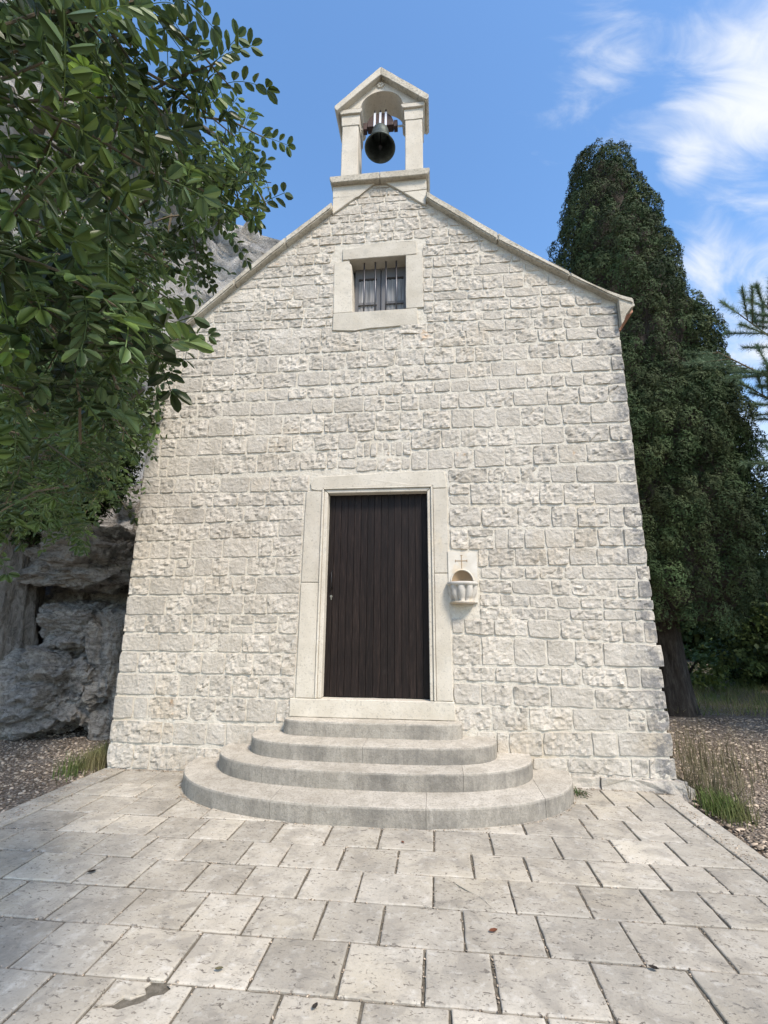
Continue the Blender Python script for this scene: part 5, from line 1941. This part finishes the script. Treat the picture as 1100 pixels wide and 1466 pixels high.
# sprigs: (centre, radius, leaves, leaf scale)
SPR = [
    ((-0.01, -4.97, 2.53), 0.20, 26, 1.0), ((0.01, -4.89, 2.77), 0.20, 26, 1.0), ((-0.01, -4.72, 3.04), 0.20, 26, 1.0), ((0.00, -4.68, 3.24), 0.16, 20, 1.0),
    ((-0.04, -4.55, 3.15), 0.20, 26, 1.0), ((-0.04, -4.88, 2.44), 0.20, 26, 1.0), ((-0.03, -4.76, 2.65), 0.22, 30, 1.0), ((-0.09, -4.49, 2.98), 0.24, 34, 1.0),
    ((-0.12, -4.23, 3.40), 0.20, 26, 1.0), ((-0.14, -4.04, 3.42), 0.18, 22, 1.0), ((-0.10, -3.92, 3.46), 0.16, 14, 0.9), ((-0.26, -4.11, 3.18), 0.22, 32, 1.0), ((-0.42, -3.96, 3.20), 0.14, 20, 0.9), ((-0.24, -4.10, 3.30), 0.17, 26, 0.95), ((-0.50, -4.05, 3.02), 0.18, 30, 1.0),
    ((-0.18, -4.73, 2.35), 0.22, 30, 1.1), ((-0.15, -4.56, 2.53), 0.24, 34, 1.1), ((-0.30, -4.30, 2.78), 0.26, 38, 1.0), ((-0.72, -3.84, 2.85), 0.25, 40, 1.0),
    ((-0.52, -4.28, 2.43), 0.26, 40, 1.1), ((-0.80, -3.89, 2.63), 0.25, 40, 1.0), ((-1.04, -3.43, 2.60), 0.24, 36, 1.0), ((-0.78, -4.05, 2.29), 0.30, 44, 1.1),
    ((-1.04, -3.60, 2.38), 0.28, 42, 1.0), ((-1.15, -3.26, 2.50), 0.24, 34, 1.0), ((-1.45, -3.25, 2.32), 0.30, 44, 1.1), ((-0.36, -4.57, 2.29), 0.26, 36, 1.1),
    ((-0.92, -3.9, 3.0), 0.30, 50, 1.0), ((-1.15, -3.4, 3.4), 0.36, 60, 1.1), ((-1.3, -3.3, 2.9), 0.45, 60, 1.1), ((-1.6, -3.0, 3.5), 0.50, 60, 1.2), ((-0.6, -4.1, 3.5), 0.3, 34, 1.0),
    ((-1.9, -2.6, 2.85), 0.45, 70, 1.2), ((-2.4, -2.2, 3.3), 0.6, 80, 1.3), ((-2.6, -2.0, 4.3), 0.7, 80, 1.3), ((-1.7, -3.0, 4.4), 0.5, 50, 1.2),
    ((-3.2, -1.2, 3.6), 0.6, 100, 1.3), ((-3.6, -0.6, 4.6), 0.8, 110, 1.4), ((-4.4, -0.2, 3.9), 0.9, 130, 1.4), ((-5.2, 0.3, 4.3), 1.0, 150, 1.5), ((-4.6, -0.4, 5.6), 1.0, 120, 1.5),
    ((-5.6, 0.4, 4.0), 0.8, 120, 1.4), ((-6.6, 0.6, 4.5), 1.0, 140, 1.5), ((-6.2, 0.3, 5.9), 1.0, 110, 1.5), ((-3.4, -0.8, 5.8), 0.7, 60, 1.4), ((-3.0, -1.3, 3.0), 0.40, 60, 1.2), ((-2.1, -2.5, 2.5), 0.33, 50, 1.1),
    ((-3.6, -1.3, 3.1), 0.45, 60, 1.2), ((-4.6, -0.2, 3.7), 0.5, 70, 1.3),
]
LEAVES = []
twig_bm = bmesh.new()
for c, r, n, sc in SPR:
    c = Vector(c)
    dist = (c - CAMP).length
    # twigs of the sprig run outwards and droop; leaves grow along them
    ntw = max(3, n // 9)
    made = 0
    for t_ in range(ntw):
        d0 = Vector(unit(1)[0])
        d0 = (d0 * 0.8 + Vector((0.55, -0.25, -0.35))).normalized()
        p0 = c - d0 * r * 0.9 + Vector(rng.normal(0, r * 0.35, 3))
        p1 = p0 + d0 * r * 1.7 + Vector((0, 0, -0.15 * r))
        mid = p0.lerp(p1, 0.5) + Vector((0, 0, 0.12 * r))
        tube(twig_bm, [p0, mid, p1], [0.0050, 0.0036, 0.0016], 5)
        kn = n // ntw
        for k in range(kn):
            u = (k + 0.5) / kn
            p = (p0 * (1 - u) ** 2 + mid * (2 * u * (1 - u)) + p1 * u * u)
            ang = k * 2.4 + random.uniform(-.5, .5)
            ax = (p1 - p0).normalized()
            s1 = ax.cross(Vector((0, 0, 1))).normalized()
            s2 = ax.cross(s1)
            dirn = (ax * 0.55 + (s1 * math.cos(ang) + s2 * math.sin(ang)) * 0.9 + Vector((0, 0, -0.15))).normalized()
            upv = Vector((random.gauss(0, .35), random.gauss(0, .35), 1))
            yv = upv.cross(dirn).normalized()
            zv = dirn.cross(yv).normalized()
            s_ = sc * random.uniform(0.75, 1.2)
            M4 = Matrix(((dirn.x * s_, yv.x * s_, zv.x * s_, p.x), (dirn.y * s_, yv.y * s_, zv.y * s_, p.y), (dirn.z * s_, yv.z * s_, zv.z * s_, p.z), (0, 0, 0, 1)))
            LEAVES.append(((p - CAMP).length, random.randrange(len(TEMPL)), M4))
bm_obj('twigs', twig_bm, MAT['twig'], carob)['kind'] = 'stuff'
# keep a clear view straight ahead
LEAVES = [l for l in LEAVES if l[0] > 0.95]
LEAVES.sort(key=lambda l: l[0])
Vs, Fs, Ts = [], [], []
off = 0
for i, (d, k, M4) in enumerate(LEAVES):
    if i < 299:
        leaf_obj(k, random.randrange(0, 6), M4, 'carob_young' if random.random() < 0.012 else 'carob')
    else:
        tv, tf = TEMPL[k]
        A = np.array(M4)
        Vs.append(tv @ A[:3, :3].T + A[:3, 3])
        Fs.append(tf + off)
        off += len(tv)
        Ts.append(np.full(len(tv), min(1, max(0, random.gauss(0.5, 0.25)))))
fo = mesh_np('foliage', np.concatenate(Vs), np.concatenate(Fs), MAT['carob'], carob, tint=np.concatenate(Ts), smooth=True)
fo['kind'] = 'stuff'

# leafy crown farther back, towards the trunk: fills the shade behind the sprigs
back = leaf_cloud('back_foliage', [((-4.6, 0.2, 4.4), (1.5, 1.0, 1.2)), ((-5.9, 0.9, 4.6), (1.4, 1.0, 1.6)), ((-3.4, -0.7, 4.0), (0.9, 0.8, 1.1)), ((-3.1, -1.2, 5.0), (0.9, 0.8, 1.0)), ((-5.0, 0.2, 6.4), (1.6, 1.2, 1.3)),
                                   ((-6.9, 0.8, 6.2), (1.6, 1.2, 1.6))], 26, 0.05, MAT['carob'], carob, clump=0.2, aspect=1.7, tbase=0.35)
back['kind'] = 'stuff'

# twig tips of another branch hanging in at the top edge
tw = empty('overhanging_twig', (0.40, -4.72, 3.22), 'tip of a leafy twig hanging in at the top edge, left of the bell gable', 'twig')
bm = bmesh.new()
tube(bm, [(0.25, -4.76, 3.28), (0.36, -4.73, 3.215), (0.46, -4.70, 3.20)], 0.002, 5)
bm_obj('stem', bm, MAT['twig'], tw)
for (p, dx, dz, s_) in (((0.335, -4.72, 3.19), -0.6, -0.5, 0.7), ((0.375, -4.72, 3.185), 0.2, -0.9, 0.6), ((0.43, -4.70, 3.205), 0.9, -0.25, 1.0)):
    V, Fc = [], []
    d = Vector((dx, 0, dz)).normalized()
    sd_ = Vector((-d.z, 0.4, d.x)).normalized()
    for u, w in ((0, 0), (0.25, .35), (0.6, .5), (0.88, .33), (1, 0), (0.88, -.33), (0.6, -.5), (0.25, -.35)):
        V.append(Vector(p) + d * 0.042 * s_ * u + sd_ * 0.024 * s_ * w + Vector((0, 0.006 * abs(w), 0)))
    mesh_py('leaf', V, [tuple(range(8))], MAT['carob'], tw, tint=0.3)

# fallen leaves on the paving
FL = [(-1.58, -2.18, 0.030, 'almost black shrivelled leaf on the paving near the left edge of the picture', 'bark'), (1.72, -2.70, 0.026, 'dark diamond shaped leaf scrap on the paving at the right', 'bark'),
      (0.985, -2.50, 0.028, 'small reddish brown leaf on the paving right of the middle', 'redleaf'), (0.43, -1.50, 0.018, 'brown leaf scrap on the slab just before the steps', 'redleaf'),
      (0.16, -3.12, 0.020, 'curled dark leaf on the nearest row of slabs', 'bark'), (-0.35, -2.95, 0.022, 'thin dry leaf standing out on the pale slab before the broken one', 'drygrass')]
for x, y, sz, lab, mt in FL:
    a = random.uniform(0, 6.28)
    V = []
    for u, w in ((-1, 0), (-0.5, 0.45), (0.1, 0.55), (0.6, 0.35), (1, 0), (0.6, -0.35), (0.1, -0.55), (-0.5, -0.45)):
        px_, py_ = u * sz, w * sz
        V.append((x + px_ * math.cos(a) - py_ * math.sin(a), y + px_ * math.sin(a) + py_ * math.cos(a), 0.006 + 0.010 * abs(w) + 0.006 * u * u))
    V.append((x, y, 0.005))
    o = mesh_py('fallen_leaf', V, [(i, (i + 1) % 8, 8) for i in range(8)], MAT[mt])
    tag(o, lab, 'leaf', 'fallen leaves on the paving')


def joint_pt():
    if random.random() < 0.6:
        i = random.randrange(2, 11)
        return (random.uniform(-2.8, 2.8), YR[i] + random.gauss(0, 0.008), -0.006)
    i = random.randrange(2, 10)
    j = random.choice(JX[i])
    return (j + random.gauss(0, 0.008), random.uniform(YR[i + 1], YR[i]), -0.006)


def corner_pt():
    u = random.random()
    if u < 0.35:
        return (-2.98 + abs(random.gauss(0, 0.10)), random.uniform(-2.6, 0), 0.004)
    if u < 0.6:
        return (2.95 - abs(random.gauss(0, 0.08)), random.uniform(-2.6, -0.1), 0.004)
    if u < 0.8:
        return (random.choice((random.uniform(-2.95, -1.95), random.uniform(2.05, 2.95))), -0.03 - abs(random.gauss(0, 0.03)), 0.002)
    a = random.uniform(0, PI)
    return (0.035 - 2.01 * math.copysign(abs(math.cos(a)) ** 0.83, math.cos(a)), -1.262 * abs(math.sin(a)) ** 0.83 - abs(random.gauss(0, 0.012)), 0.001)


pebbles('blown_litter', corner_pt, 2600, 0.002, 0.009, MAT['litter'], 0.4, 'crumbs of leaf and gravel blown against steps, wall and border of the paving', 'leaf litter')
pebbles('joint_grit', joint_pt, 5000, 0.0015, 0.007, MAT['litter'], 0.6, 'grit and crumbs lying in the joints of the paving', 'grit')

# creeping weed in the crack at the right end of the lowest step
wd = empty('weed', (2.08, -0.22, 0.0), 'small dark weed creeping out of the crack beside the right end of the lowest step', 'weed')
bm = bmesh.new()
for k in range(9):
    a = random.uniform(-2.2, 0.6)
    tube(bm, [(2.06 + 0.01 * k, -0.20 - 0.012 * k, 0.0), (2.08 + 0.05 * math.cos(a), -0.22 + 0.05 * math.sin(a), 0.03), (2.08 + 0.12 * math.cos(a), -0.22 + 0.12 * math.sin(a), 0.008)], [0.003, 0.002, 0.001], 4)
bm_obj('stem', bm, MAT['twig'], wd)
P = np.array([(2.08 + random.gauss(0, .035), -0.22 + random.gauss(0, .06), random.uniform(0, 0.03)) for _ in range(120)])
V, Fq = quads_cloud(P, np.tile([0, -0.3, 1.0], (120, 1)), 0.012)
mesh_np('foliage', V, Fq, MAT['juniper'], wd)
